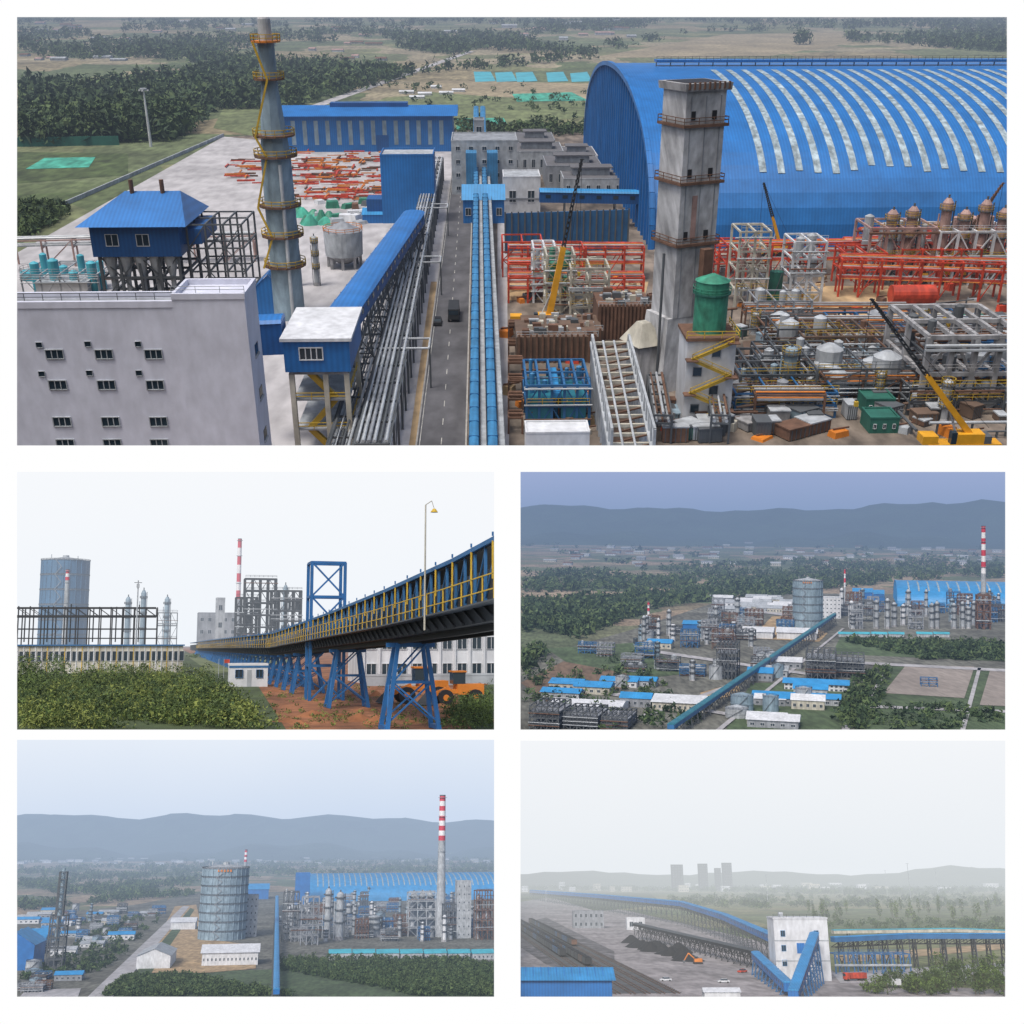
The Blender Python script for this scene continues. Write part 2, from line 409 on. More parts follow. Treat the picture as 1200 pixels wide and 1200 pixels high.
def gasholder(S,px,yb,yt,rpx,k='greyb',rings=7,mark=True):
    g=S.g(px,yb);m=S.mp(g);r=rpx*m;cx,cy=g[0],g[1]+r;Z=S.at(px,yt,cy)[2]
    b=Bd(S,'gasholder');b.cyl(cx,cy,0,Z,r,r,k,40)
    b.cyl(cx,cy,Z,Z+r*.14,r*1.0,r*.25,'lgrey',40)
    for i in range(1,rings+1):
        z=Z*i/rings;b.ring(cx,cy,z,r,'grey','dgrey',32,r*.035,r*.012,r*.05)
    for i in range(24):
        a=i*6.2832/24;b.beam((cx+r*1.015*math.cos(a),cy+r*1.015*math.sin(a),0),(cx+r*1.015*math.cos(a),cy+r*1.015*math.sin(a),Z),r*.025,k)
    n=rings*2
    for i in range(n):  # zig-zag stair
        a0=-1.9+(.25 if i%2 else 0);a1=-1.9+(0 if i%2 else .25)
        b.beam((cx+r*1.05*math.cos(a0),cy+r*1.05*math.sin(a0),Z*i/n),(cx+r*1.05*math.cos(a1),cy+r*1.05*math.sin(a1),Z*(i+1)/n),r*.02,'grey')
    b.cyl(cx,cy,Z+r*.14,Z+r*.24,r*.15,r*.13,'lgrey',12)
    b.beam((cx-r*.6,cy,Z),(cx-r*.6,cy,Z+r*.28),r*.03,'lgrey');b.beam((cx+r*.5,cy,Z),(cx+r*.5,cy,Z+r*.22),r*.03,'lgrey')
    if mark:
        for i in range(5): 
            a=-1.57+(-2+i)*.13;b.beam((cx+r*1.02*math.cos(a),cy+r*1.02*math.sin(a),Z*.955),(cx+r*1.02*math.cos(a),cy+r*1.02*math.sin(a),Z*.985),r*.07,'orange')
    b.done()
def chimney(S,px,yb,yt,rpx,bands,name='striped_chimney',lo='lgrey',ystripe=None):
    g=S.g(px,yb);m=S.mp(g);r=rpx*m;cx,cy=g[0],g[1];Z=S.at(px,yt,cy)[2];Zs=S.at(px,ystripe,cy)[2]
    b=Bd(S,name);b.cyl(cx,cy,0,Zs,r*1.6,r*1.1,lo,20)
    for i in range(bands):
        z0=Zs+(Z-Zs)*i/bands;z1=Zs+(Z-Zs)*(i+1)/bands
        b.cyl(cx,cy,z0+.003,z1,r*(1.1-.15*i/bands),r*(1.1-.15*(i+1)/bands),'redp' if (bands-i)%2 else 'whitep',20)
    for q in(.35,.6,.85,.99): b.ring(cx,cy,Z*q,r*1.15,'lgrey',None,16,r*.3)
    b.cyl(cx,cy,Z,Z+r*.4,r*.95,r*.95,'dgrey',16);b.done()
def arch_shed(S,X0,X1,Yf,Yb,H,k,kend,strips=None,pw=.85,vent=None,name='arched_storage_shed',sw=3.6,sp=9,a0=38,a1=82,vs=0):
    b=Bd(S,name);c=(Yf+Yb)/2;hf=(Yb-Yf)/2;n=36
    P=lambda a,o=0:(c-(hf+o)*math.copysign(abs(math.cos(a))**.95,math.cos(a)),(H+o)*max(0,math.sin(a))**pw)
    R=[P(math.pi*i/n) for i in range(n+1)]
    vs_=[];fs=[]
    for x in (X0,X1):
        for y,z in R:vs_.append((x,y,z))
    fs=[(i,i+1,n+2+i,n+1+i) for i in range(n)];b.add(vs_,fs,k)
    b.add([(X0+.2,y,z) for y,z in R],[tuple(range(n+1))],kend)
    # end ribs
    ne=34
    for i in range(1,ne):
        y=Yf+(Yb-Yf)*i/ne;ca=(c-y)/hf;a=math.acos(math.copysign(abs(ca)**(1/.95),ca));z=P(a)[1]
        b.beam((X0-.1,y,0),(X0-.1,y,z*.99),(Yb-Yf)*.003,k)
    for i in range(n):
        b.beam((X0,*R[i]),(X0,*R[i+1]),(Yb-Yf)*.007,k)
    if strips is not None:
        x=strips;rr=random.Random(4)
        while x<X1:
            m=12;e0=a0+rr.uniform(-1.5,2)
            Q=[P(math.radians(e0+(a1-e0)*i/m),.12) for i in range(m+1)]
            b.add([(xx,y,z) for xx in(x,x+sw) for y,z in Q],[(i,i+1,m+2+i,m+1+i) for i in range(m)],'strip')
            x+=sp
    if vent is not None:
        b.box(vent,X1,c-3,c+3,H+1.2,H+2.0,k)
        x=vent
        while x<X1: b.beam((x,c-2.6,H-1),(x,c-2.6,H+1.3),.35,'dgrey');x+=5
        b.rail([(vent,c-3,H+2),(X1 if X1-vent<500 else vent+500,c-3,H+2)],'dgrey',.12,1.2)
    b.done()
def trestle(b,p,d,w,z,k,wt=.35,spread=1.5):
    a=Vector((d[1],-d[0],0));p=Vector((p[0],p[1],0))
    l0=p-a*w/2*spread;r0=p+a*w/2*spread;l1=p-a*w/2;r1=p+a*w/2;l1.z=r1.z=z
    b.beam(l0,l1,wt,k);b.beam(r0,r1,wt,k)
    n=max(1,int(z/(w*1.3)))
    for i in range(n):
        t0,t1=i/n,(i+1)/n
        q=[l0.lerp(l1,t0),r0.lerp(r1,t0),l0.lerp(l1,t1),r0.lerp(r1,t1)]
        b.beam(q[0],q[3],wt*.55,k);b.beam(q[1],q[2],wt*.55,k);b.beam(q[2],q[3],wt*.7,k)
def conveyor(S,name,pts,w,h,kr,ks,kl,step=14,legs=True,truss=False,wt=.35,roof=None,win=0):
    b=Bd(S,name)
    for p,q in zip(pts[:-1],pts[1:]):
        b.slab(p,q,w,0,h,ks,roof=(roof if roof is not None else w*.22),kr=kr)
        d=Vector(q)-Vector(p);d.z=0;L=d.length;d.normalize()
        a=Vector((d.y,-d.x,0))
        if win:
            n=max(1,int(L/win))
            for i in range(n):
                u=Vector(p).lerp(Vector(q),(i+.35)/n);v=Vector(p).lerp(Vector(q),(i+.65)/n)
                for sg in(-1,1): b.slab(u+a*sg*w*.5,v+a*sg*w*.5,.12,h*.45,h*.78,'glass')
                e=Vector(p).lerp(Vector(q),i/n);b.slab(e,e+(v-u)*.12,w*1.14,h*.98,h*1.06,ks)
        if truss:
            n=max(1,int(L/4))
            for sgn in(-1,1):
                for i in range(n):
                    u=Vector(p).lerp(Vector(q),i/n)+a*sgn*w*.5;v=Vector(p).lerp(Vector(q),(i+1)/n)+a*sgn*w*.5
                    b.beam(u-Vector((0,0,2)),v-Vector((0,0,2)),wt*.6,kl);b.beam(u-Vector((0,0,2)),v,wt*.5,kl);b.beam(v,v-Vector((0,0,2)),wt*.5,kl)
        if legs:
            n=max(1,int(L/step))
            for i in range(n):
                u=Vector(p).lerp(Vector(q),(i+.5)/n)
                if u.z>1.5: trestle(b,u,d,w,u.z-.05,kl,wt)
    return b.done()
def crane(S,px,py,tip,kb='craney',kboom='dark',L=11,flip=1,name='mobile_crane',wb=.9):
    x,y,_=S.g(px,py);b=Bd(S,name);f=flip
    b.box(x-L/2,x+L/2,y-1.4,y+1.4,1.0,1.9,kb);b.box(x-L/2*f-1*f if f>0 else x+L/2-1.5,x-L/2*f+1.5 if f>0 else x+L/2+1,y-1.3,y+1.3,1.9,3.3,kb)
    for i in range(4):
        for sy in(-1.5,1.5):
            cx=x-L*.38+L*.25*i;b.beam((cx,y+sy-.25,.7),(cx,y+sy+.25,.7),1.4,'black',12)
    b.box(x-1.5,x+3,y-1.3,y+1.3,1.95,3.6,kb);b.box(x-2.4,x-1.5,y-1.3,y-.1,1.95,3.9,'glass');b.box(x+3,x+4.2,y-1.3,y+1.3,1.95,3.2,'dgrey')
    for sx in(-4.5,4.5):
        for sy in(-3,3): b.beam((x+sx,y,1.2),(x+sx,y+sy,1.2),.35,kb);b.beam((x+sx,y+sy,0),(x+sx,y+sy,1.2),.3,'dgrey')
    T=Vector(S.at(tip[0],tip[1],y));P=Vector((x+1,y,3.2));M=P.lerp(T,.45)
    b.beam(P,M,wb,kb,4,wb*.8);b.beam(Vector((x-1,y,2.6)),P.lerp(T,.22),.4,'lgrey',8)
    n=16
    off=[Vector((.35,.35,0)),Vector((-.35,.35,0)),Vector((-.35,-.35,0)),Vector((.35,-.35,0))]
    for o in off:b.beam(M+o,T+o*.3,.2,kboom)
    for i in range(n):
        u=M.lerp(T,i/n);v=M.lerp(T,(i+1)/n)
        b.beam(u+off[0],v+off[2],.16,kboom);b.beam(u+off[1],v+off[3],.16,kboom)
    b.beam(T,(T.x,T.y,max(2,T.z*.35)),.07,'black');b.box(T.x-.3,T.x+.3,T.y-.3,T.y+.3,max(2,T.z*.35)-.8,max(2,T.z*.35),'yellow')
    b.beam(P+Vector((3,0,1)),T,.06,'black')
    b.done()
def column_unit(S,px,yb,yt,rpx,k='pipe',name='process_column',kp='dgrey'):
    g=S.g(px,yb);m=S.mp(g);r=rpx*m;x,y=g[0],g[1];Z=S.at(px,yt,y)[2];b=Bd(S,name)
    b.cyl(x,y,0,Z*.08,r*1.25,r,'conc',14);b.cyl(x,y,Z*.08,Z*.93,r,r,k,16);b.cyl(x,y,Z*.93,Z*.98,r,r*.45,k,16);b.cyl(x,y,Z*.98,Z*1.02,r*.2,r*.2,kp,8)
    for q in(.35,.6,.85): b.ring(x,y,Z*q,r,kp,'yellow' if S is A else kp,12,r*.4,max(.08,m*.4),1.2)
    b.beam((x+r*1.25,y-.3*r,0),(x+r*1.25,y-.3*r,Z*.95),r*.2,kp);b.beam((x-r*1.4,y,0),(x-r*1.4,y,Z*.8),r*.3,k,6)
    b.done()
def tank(S,px,yb,yt,rpx,k='white',name='storage_tank'):
    g=S.g(px,yb);m=S.mp(g);r=rpx*m;x,y=g[0],g[1]+r;Z=S.at(px,yt,y)[2];Z=max(Z,2);b=Bd(S,name)
    b.cyl(x,y,0,Z,r,r,k,24);b.cyl(x,y,Z,Z+r*.25,r*1.02,r*.1,k,24);b.ring(x,y,Z*.5,r,k,None,24,r*.03)
    b.rail([(x+r*math.cos(i*.4488),y+r*math.sin(i*.4488),Z) for i in range(15)],'dgrey',max(.06,m*.3),1.1)
    for i in range(10):
        a0=-2.4+i*.14;a1=a0+.14;b.beam((x+r*1.06*math.cos(a0),y+r*1.06*math.sin(a0),Z*i/10),(x+r*1.06*math.cos(a1),y+r*1.06*math.sin(a1),Z*(i+1)/10),max(.15,m*.5),'dgrey')
    b.done()
def frame_unit(S,x0,x1,yb,yt,dep,k='dgrey',nx=3,ny=2,nz=4,vessel='pipe',name='process_frame',seed=0,w=None):
    r=random.Random(seed+x0);g=S.g((x0+x1)/2,yb);m=S.mp(g);X0=g[0]-(x1-x0)*m/2;X1=g[0]+(x1-x0)*m/2;Y=g[1];Z=S.at((x0+x1)/2,yt,Y)[2];Z=max(Z,3)
    w=w or max(.3,m*.9);b=Bd(S,name);b.frame(X0,X1,Y,Y+dep,0,Z,nx,ny,nz,w,k,True,'grey' if nz>2 and S is not A else None)
    for i in range(nx):
        for yy in ((.4,) if S is not A else (.25,.7)):
            cx=X0+(X1-X0)*(i+.5)/nx;rr=(X1-X0)/nx*r.uniform(.15,.3);j=r.randint(0,nz-1);z0=Z*j/nz+w
            if vessel:
                z1=z0+Z/nz*r.uniform(.7,1.4);b.cyl(cx,Y+dep*yy,z0,z1,rr,rr,vessel,12);b.cyl(cx,Y+dep*yy,z1,z1+rr*.4,rr,rr*.3,vessel,12)
    for i in range(3 if S is not A else 7):
        z=Z*r.uniform(.15,.95);yy=Y-w if i<3 else Y+dep*r.random();b.beam((X0-w,yy,z),(X1+w,yy,z),w*.7,r.choice(['pipe','lgrey','rust']),6)
        if i>2: x=X0+(X1-X0)*r.random();b.beam((x,Y,z*.8),(x,Y+dep,z*.8),w*.6,r.choice(['pipe','rust','dgrey']),6)
    for j in range(nz): b.rail([(X0,Y-w,Z*(j+1)/nz+w),(X1,Y-w,Z*(j+1)/nz+w)],'yellow' if S is A and r.random()<.5 else k,max(.08,m*.3),1.1)
    b.done()
def rack(S,name,p,q,w,h,k,kp='pipe',n=4,step=8,wt=.35,levels=2,pr=.5):
    p=Vector((p[0],p[1],0));q=Vector((q[0],q[1],0));d=(q-p);L=d.length;d.normalize();a=Vector((d.y,-d.x,0));b=Bd(S,name)
    N=max(1,int(L/step))
    for i in range(N+1):
        c=p.lerp(q,i/N)
        for sg in(-1,1): b.beam(c+a*sg*w/2,c+a*sg*w/2+Vector((0,0,h)),wt,k)
        for lv in range(levels):
            z=h-lv*h*.28;b.beam(c-a*w/2+Vector((0,0,z)),c+a*w/2+Vector((0,0,z)),wt,k)
        if i<N:
            c2=p.lerp(q,(i+1)/N)
            for sg in(-1,1):
                b.beam(c+a*sg*w/2+Vector((0,0,h)),c2+a*sg*w/2+Vector((0,0,h)),wt*.8,k)
                if i%2:b.beam(c+a*sg*w/2,c2+a*sg*w/2+Vector((0,0,h)),wt*.5,k)
    for lv in range(levels):
        for i in range(n):
            o=a*(-w/2+w*(i+.5)/n);z=h-lv*h*.28+wt*.6+pr/2
            b.beam(p+o+Vector((0,0,z)),q+o+Vector((0,0,z)),pr*rnd.uniform(.5,1.3),kp if isinstance(kp,str) else kp[(i+lv)%len(kp)],8)
    b.done()
def truck(S,px,py,ang,L=9,kc='dark',kb='dgrey',name='lorry'):
    x,y,_=S.g(px,py);c,s_=math.cos(ang),math.sin(ang);b=Bd(S,name)
    T=lambda u,v:(x+u*c-v*s_,y+u*s_+v*c)
    b.obox(*T(L*.08,0),1.1,3.0,L*.74,2.4,ang,kb);b.obox(*T(-L*.41,0),.8,3.1,L*.18,2.4,ang,kc);b.obox(*T(-L*.502,0),1.9,2.8,.05,2.0,ang,'glass');b.obox(*T(0,0),.7,1.05,L*.95,1.0,ang,'black')
    for u in(-.4,.2,.36):
        for v in(-1.1,1.1):
            a=T(L*u,v-.2);e=T(L*u,v+.2);b.beam((*a,.55),(*e,.55),1.05,'black',12)
    b.done()
def car(S,px,py,ang,k='white',name='car',q=1.0):
    x,y,_=S.g(px,py);c,s_=math.cos(ang),math.sin(ang);b=Bd(S,name);T=lambda u,v:(x+(u*c-v*s_)*q,y+(u*s_+v*c)*q)
    b.obox(x,y,.35*q,.95*q,4.4*q,1.8*q,ang,k,.96);b.obox(*T(.2,0),.95*q,1.45*q,2.5*q,1.65*q,ang,'glass',.8);b.obox(*T(.2,0),1.45*q,1.5*q,1.9*q,1.3*q,ang,k)
    for u in(-1.4,1.4):
        for v in(-.8,.8):
            a=T(u,v-.12);e=T(u,v+.12);b.beam((*a,.33*q),(*e,.33*q),.64*q,'black',12)
    b.done()
def scatter_plant(S,P,n,hm,seed,kinds='FCTSW',kroof=('bluel','lgrey','white','bluel')):
    r=random.Random(seed);xs=[p[0] for p in P];ys=[p[1] for p in P];c=0
    while c<n:
        px=r.uniform(min(xs),max(xs));py=r.uniform(min(ys),max(ys))
        if not inpoly(np.array([px]),np.array([py]),P)[0]:continue
        c+=1;m=S.mp(S.g(px,py));k=r.choice(kinds);hp=hm*r.uniform(.4,1)/m
        if k=='F': frame_unit(S,px-6/m*r.uniform(.7,2),px+6/m,py,py-hp,r.uniform(8,16),r.choice(['dgrey','grey','steelblue','rust']),r.randint(2,4),1,3 if S is not A else 2,r.choice(['pipe','lgrey','grey']),'process_frame',c,None if S is not A else .35)
        elif k=='C': column_unit(S,px,py,py-hp*1.4,r.uniform(1.2,2.2)/m*(.6 if S is A else 1),r.choice(['pipe','lgrey','greyb','white']))
        elif k=='T': tank(S,px,py,py-r.uniform(6,11)/m,r.uniform(4,8)/m,r.choice(['lgrey','lgrey','greyb']))
        elif k=='S': bld(S,'workshop',px-r.uniform(8,16)/m,px+r.uniform(8,16)/m,py,py-r.uniform(6,10)/m,r.uniform(10,22),r.choice(['white','lgrey','cream','grey']),r.choice(kroof),'gable',(5,1,.4,.3))
        else: bld(S,'plant_building',px-r.uniform(4,8)/m,px+r.uniform(4,8)/m,py,py-r.uniform(7,13)/m,r.uniform(9,14),r.choice(['lgrey','lgrey','grey','cream']),'lgrey','flat',(4,3,.28,.28))

# ============================================================ TOP: aerial plant
ground(A,'fieldA',2600,.9)
sheet(A,'plant_ground',[(20,300),(270,160),(430,150),(690,150),(1500,150),(1500,560),(-200,560),(-200,330)],'dirt',.03)
sheet(A,'concrete_yard',[(-40,330),(262,160),(345,168),(532,176),(528,262),(330,330),(20,352),(-40,352)],'yard',.06)
sheet(A,'concrete_yard',[(265,350),(300,300),(520,215),(533,215),(500,560),(300,560)],'yard',.08)
sheet(A,'lawn',[(-40,300),(-40,230),(100,225),(20,290)],'grass',.05)
sheet(A,'lawn',[(20,215),(20,178),(150,180),(150,205)],'grass',.06)
sheet(A,'netting',[(30,198),(52,185),(112,184),(104,196)],'net',.2)
for x in (555,580,604,640,668): sheet(A,'netting',[(x,84+x%3),(x+20,84),(x+26,95),(x+2,96)],'cyan',.2)
sheet(A,'netting',[(535,139),(590,138),(596,148),(535,152)],'net',.2)
sheet(A,'netting',[(600,110),(670,108),(690,118),(606,119)],'net',.22)
sheet(A,'field',[(440,118),(560,100),(700,108),(700,136),(540,150)],'grassl',.1)
sheet(A,'field',[(250,150),(262,126),(330,125),(345,140),(300,160)],'grassl',.1)
sheet(A,'field',[(690,68),(850,40),(985,38),(1000,50),(900,66)],'tanf',.1)
sheet(A,'field',[(430,102),(520,94),(700,98),(700,120),(560,112)],'tanf',.12)
sheet(A,'dirt_road',[(548,60),(556,60),(345,136),(328,136)],'yard',.14)
sheet(A,'sandy_ground',[(905,365),(935,335),(1080,335),(1095,370),(1000,375)],'sand',.09)
sheet(A,'sandy_ground',[(592,330),(760,330),(755,350),(592,352)],'sand',.09)
sheet(A,'dirt_patch',[(870,400),(1000,385),(1080,420),(1060,455),(960,470),(880,445)],'brown',.10)
# forests
trees(A,'distant_trees',samp(A,[(20,24),(480,24),(500,60),(470,95),(335,128),(260,128),(205,165),(20,172)],4800,.1),9,4.6,24,1.3,z0=.05)
trees(A,'distant_trees',samp(A,[(20,105),(250,108),(240,140),(205,165),(20,172)],1100,-.7),10,4.6,28,1.3,z0=.05)
trees(A,'distant_trees',samp(A,[(480,22),(720,22),(840,34),(690,66),(560,58),(500,82)],1700,.2),8,4.6,18,1.4)
trees(A,'distant_trees',samp(A,[(980,22),(1180,22),(1180,64),(1000,64)],1200,-.3),9,4.6,20,1.4)
trees(A,'distant_trees',samp(A,[(720,21),(980,21),(980,36),(720,40)],500,-.1),8,4.6,16,1.4)
trees(A,'hedgerow_trees',samp(A,[(470,90),(480,86),(700,66),(700,70)],110),8,4,24,1.2)
trees(A,'poplar_row',samp(A,[(70,172),(225,158),(225,148),(20,158),(20,172)],420),12,3.2,44,.9)
trees(A,'shrub_mass',samp(A,[(20,285),(20,205),(105,200),(110,222),(60,262)],420,-.8),3.6,2.8,60,.5,('l2','lb3','l3'))
trees(A,'shrub_mass',samp(A,[(440,100),(700,100),(700,142),(540,150)],60),3,2.2,30,.6,('l2','l1','l3'))
trees(A,'shrub_mass',samp(A,[(535,150),(690,152),(690,160),(535,160)],90),4.5,2.4,40,.7)
trees(A,'tree',samp(A,[(928,50),(944,50),(944,54),(928,54)],3),14,8,80,1.8)
# far houses
for i in range(60):
    x=rnd.uniform(20,740);y=rnd.uniform(27,76) if x<520 else rnd.uniform(25,48);w=rnd.uniform(7,20)
    bld(A,'farmhouse',x,x+w,y,y-rnd.uniform(2.5,4.5),10,rnd.choice(['cream','white','lgrey']),rnd.choice(['rust','lgrey','pink']),'gable')
for x,y in((468,110),(490,112),(505,104),(530,108),(480,116),(515,111)): bld(A,'site_hut',x,x+rnd.uniform(12,20),y,y-4,6,'white','white','gable')
# perimeter wall and kerb
b=Bd(A,'boundary_wall');q=A.g(262,160);b.slab(A.g(-20,283),q,.5,0,1.4,'lgrey');b.done()
b=Bd(A,'site_fence');b.slab(A.g(20,172),A.g(140,170),.4,0,4,'greend');b.done()
# lamp mast
g=A.g(177,172);b=Bd(A,'high_mast_light');Z=A.at(172,105,g[1])[2];b.cyl(g[0],g[1],0,Z,.7,.35,'white',8);b.cyl(g[0],g[1],Z,Z+.6,1.6,1.6,'lgrey',10);[b.box(g[0]+1.8*math.cos(t)-.4,g[0]+1.8*math.cos(t)+.4,g[1]+1.8*math.sin(t)-.4,g[1]+1.8*math.sin(t)+.4,Z-.6,Z,'white') for t in(0,1.57,3.14,4.7)];b.done()
# white building front-left
Y=150;zr=A.at(100,361,Y)[2];zt=A.at(240,350,Y)[2];xs=[A.at(px,360,Y)[0] for px in(-60,203,288)]
b=Bd(A,'white_plant_building');Yb=A.g(100,349,zr)[1];DP=8
b.box(xs[0],xs[1],Y,Yb,0,zr,'whiteb');b.box(xs[0],xs[1],Y-.1,Y+.5,zr+.003,zr+.9,'whiteb');b.box(xs[0],xs[1],Y+.5,Yb-.5,zr+.003,zr+.08,'grey');b.box(xs[0],xs[1],Yb-.5,Yb,zr+.003,zr+.9,'whiteb')
b.box(xs[1]+.003,xs[2],Y-.35,Y+DP,0,zt,'whiteb')
for a in((xs[1],xs[2]+.1,Y-.45,Y),(xs[1],xs[2]+.1,Y+DP-.4,Y+DP+.1),(xs[2]-.4,xs[2]+.1,Y,Y+DP-.4),(xs[1],xs[1]+.4,Y,Y+DP-.4)): b.box(*a,zt+.003,zt+.8,'whiteb')
b.rail([(xs[0],Y+.6,zr+.9),(xs[1],Y+.6,zr+.9)],'dgrey',.08,1);b.rail([(xs[1],Y,zt+.8),(xs[2],Y,zt+.8)],'lgrey',.07,.9)
for px,py in[(64,415),(122,415),(180,415),(68,451),(125,451),(182,451),(73,494),(130,494),(186,494),(77,520),(132,520),(187,520)]:
    x0,_,z0=A.at(px-9,py+5,Y);x1,_,z1=A.at(px+9,py-5,Y);b.win(x0,x1,z0,z1,Y,'lgrey',3)
for px,py in[(46,404),(103,403),(162,403),(49,438),(105,437),(163,437)]:
    x0,_,z0=A.at(px-3,py+3,Y);x1,_,z1=A.at(px+3,py-3,Y);b.win(x0,x1,z0,z1,Y,'lgrey',1)
for j in range(4):
    yy=Y+3;zz=zr-8-6.5*j;b.box(xs[2],xs[2]+.05,yy,yy+2.2,zz,zz+1.6,'glass');b.box(xs[2],xs[2]+.2,yy-.2,yy+2.4,zz-.3,zz,'lgrey')
b.done()
# blue screening house on legs
b=Bd(A,'blue_screening_house');Y=245;x0,_,zw=A.at(103,262,Y);x1=A.at(208,262,Y)[0];z0=A.at(150,301,Y)[2];zR=zw+5.2;Yb=Y+19
b.box(x0,x1,Y,Yb,z0,zw,'blued');o=2.2
b.add([(x0-o,Y-o,zw-.4),(x1+o,Y-o,zw-.4),(x1+o,Yb+o,zw-.4),(x0-o,Yb+o,zw-.4),(x0+6,(Y+Yb)/2,zR),(x1-1,(Y+Yb)/2,zR)],[(0,1,5,4),(1,2,5),(2,3,4,5),(3,0,4),(3,2,1,0)],'blue')
for px in(132,168):
    a=A.at(px-7,287,Y)[0];c=A.at(px+7,287,Y)[0];b.win(a,c,A.at(px,288,Y)[2],A.at(px,275,Y)[2],Y,'white',2)
b.frame(x0+1,x1-1,Y+1,Yb,0,z0-.05,4,2,3,.6,'dgrey',True,None)
for i in range(5):
    cx=x0+3+i*(x1-x0-6)/4;b.cyl(cx,Y+2,z0-5,z0-.1,.6,1.7,'lgrey',10);b.cyl(cx,Y+2,2,z0-5,.5,.6,'pipe',8)
b.box(x1-4,x1+4,Y+3,Yb,z0+2,zw-2,'blued')
b.frame(x1+1,x1+13,Y+3,Y+18,0,zw-1,3,2,4,.4,'dgrey',True,None)
for t in(.4,.75): b.cyl(x0+(x1-x0)*t,Y+9,zR-1,zR+2.5,.5,.5,'rust',8)
b.done()
frame_unit(A,30,118,352,322,14,'lgrey',4,1,1,'cyan','flue_gas_frame',3)
tank(A,35,330,318,14,'cyan');bld(A,'control_building',45,105,352,332,14,'white','lgrey')
rack(A,'pipe_rack',A.g(20,312),A.g(300,305),4,7,'pink',('pipe','lgrey'),3,7,.4)
# steel absorber stack
g=A.g(340,372);cx,cy=g[0],g[1];zz=lambda py:A.at(320,py,cy)[2];m=A.mp((cx,cy,20));b=Bd(A,'absorber_stack')
r=18.5*m;b.cyl(cx,cy,0,zz(182),r,r*.92,'greyb',24);b.cyl(cx,cy,zz(182)+.003,zz(108),r*.92,r*.55,'greyb',8);b.cyl(cx,cy,zz(108)+.003,zz(50),r*.52,r*.5,'greyb',16);b.cyl(cx,cy,zz(50)+.01,zz(22),r*.42,r*.38,'lgrey',16);b.cyl(cx,cy,zz(22),zz(5),r*.36,r*.36,'whitep',12)
for py,rr in((48,.55),(92,.6),(158,.95),(182,1),(240,1),(275,1),(310,1)):
    z=zz(py);b.cyl(cx,cy,z-.25,z+.1,r*rr+1.1,r*rr+1.1,'orange' if py<60 else 'rust',14)
    b.rail([(cx+(r*rr+1.1)*math.cos(i*.4488),cy+(r*rr+1.1)*math.sin(i*.4488),z) for i in range(15)],'yellow',.14,1.3)
L=[310,275,240,182,158,92,48]
for i in range(6):
    rr=[1.2,1.2,1.2,1.1,.95,.65,.6];b.beam((cx-r*rr[i]+(i%2)*2.5,cy-r,zz(L[i])),(cx-r*rr[i+1]+((i+1)%2)*2.5,cy-r,zz(L[i+1])),.4,'yellow')
b.beam((cx+r*.4,cy-r*1.1,0),(cx+r*.4,cy-r*1.1,zz(190)),.8,'pipe',8)
b.done()
bld(A,'blue_fan_house',300,336,372,322,10,'blue','blue','gabley')
# long shed behind yard
b,X0,X1,Y,Z,m=bld(A,'blue_fabrication_shed',333,531,178,127,28,'blue','blue','gable',None,False,3)
for i in range(1,15):
    x=X0+(X1-X0)*i/15;b.box(x-.9,x+.9,Y-.1,Y,3,Z-5,'greyb')
b.box(X0+20,X1-20,Y+11,Y+17,Z-.8,Z+1.2,'blued');b.box(X0+(X1-X0)*.55,X0+(X1-X0)*.62,Y-.15,Y-.11,0,7,'blued');b.done()
b,X0,X1,Y,Z,m=bld(A,'blue_dust_collector_house',449,510,262,183,14,'blue','lgrey','flat',None,False)
b.box(X0-5,X0,Y+2,Y+10,0,Z*.35,'blued');b.done()
bld(A,'blue_lean_to',425,450,262,246,8,'blue','bluel','gable')
# stacked steel
b=Bd(A,'red_steel_beams');r=random.Random(2)
for i in range(260):
    t=r.random();px=r.uniform(262,312) if t<.12 else r.uniform(345,450);py=r.uniform(182,236) if t>=.12 else r.uniform(190,214)
    if r.random()<.6: px=round(px/18)*18+r.uniform(-2,2);py=round(py/9)*9+r.uniform(-1.5,1.5)
    x,y,_=A.g(px,py);a=r.choice([0,.1,-.15,1.5,1.6,.05]);l=r.uniform(3,9);z=r.uniform(.3,1.4)
    b.beam((x-l*math.cos(a)/2,y-l*math.sin(a)/2,z),(x+l*math.cos(a)/2,y+l*math.sin(a)/2,z),r.uniform(.3,.7),r.choice(['red','orange','red','rust']))
b.done()
b=Bd(A,'netting_covered_piles')
for i in range(9):
    x,y,_=A.g(350+i*4.5,rnd.uniform(252,264));b.cyl(x,y,0,rnd.uniform(2,4),rnd.uniform(2,3.5),.6,'net' if i%2 else 'green',9)
b.done()
b=Bd(A,'material_piles')
for i in range(22):
    x,y,_=A.g(rnd.uniform(372,440),rnd.uniform(238,268));b.obox(x,y,0,rnd.uniform(.8,2.4),rnd.uniform(2,6),rnd.uniform(2,5),rnd.random(),rnd.choice(['lgrey','white','dgrey','green','rust']),.8)
b.done()
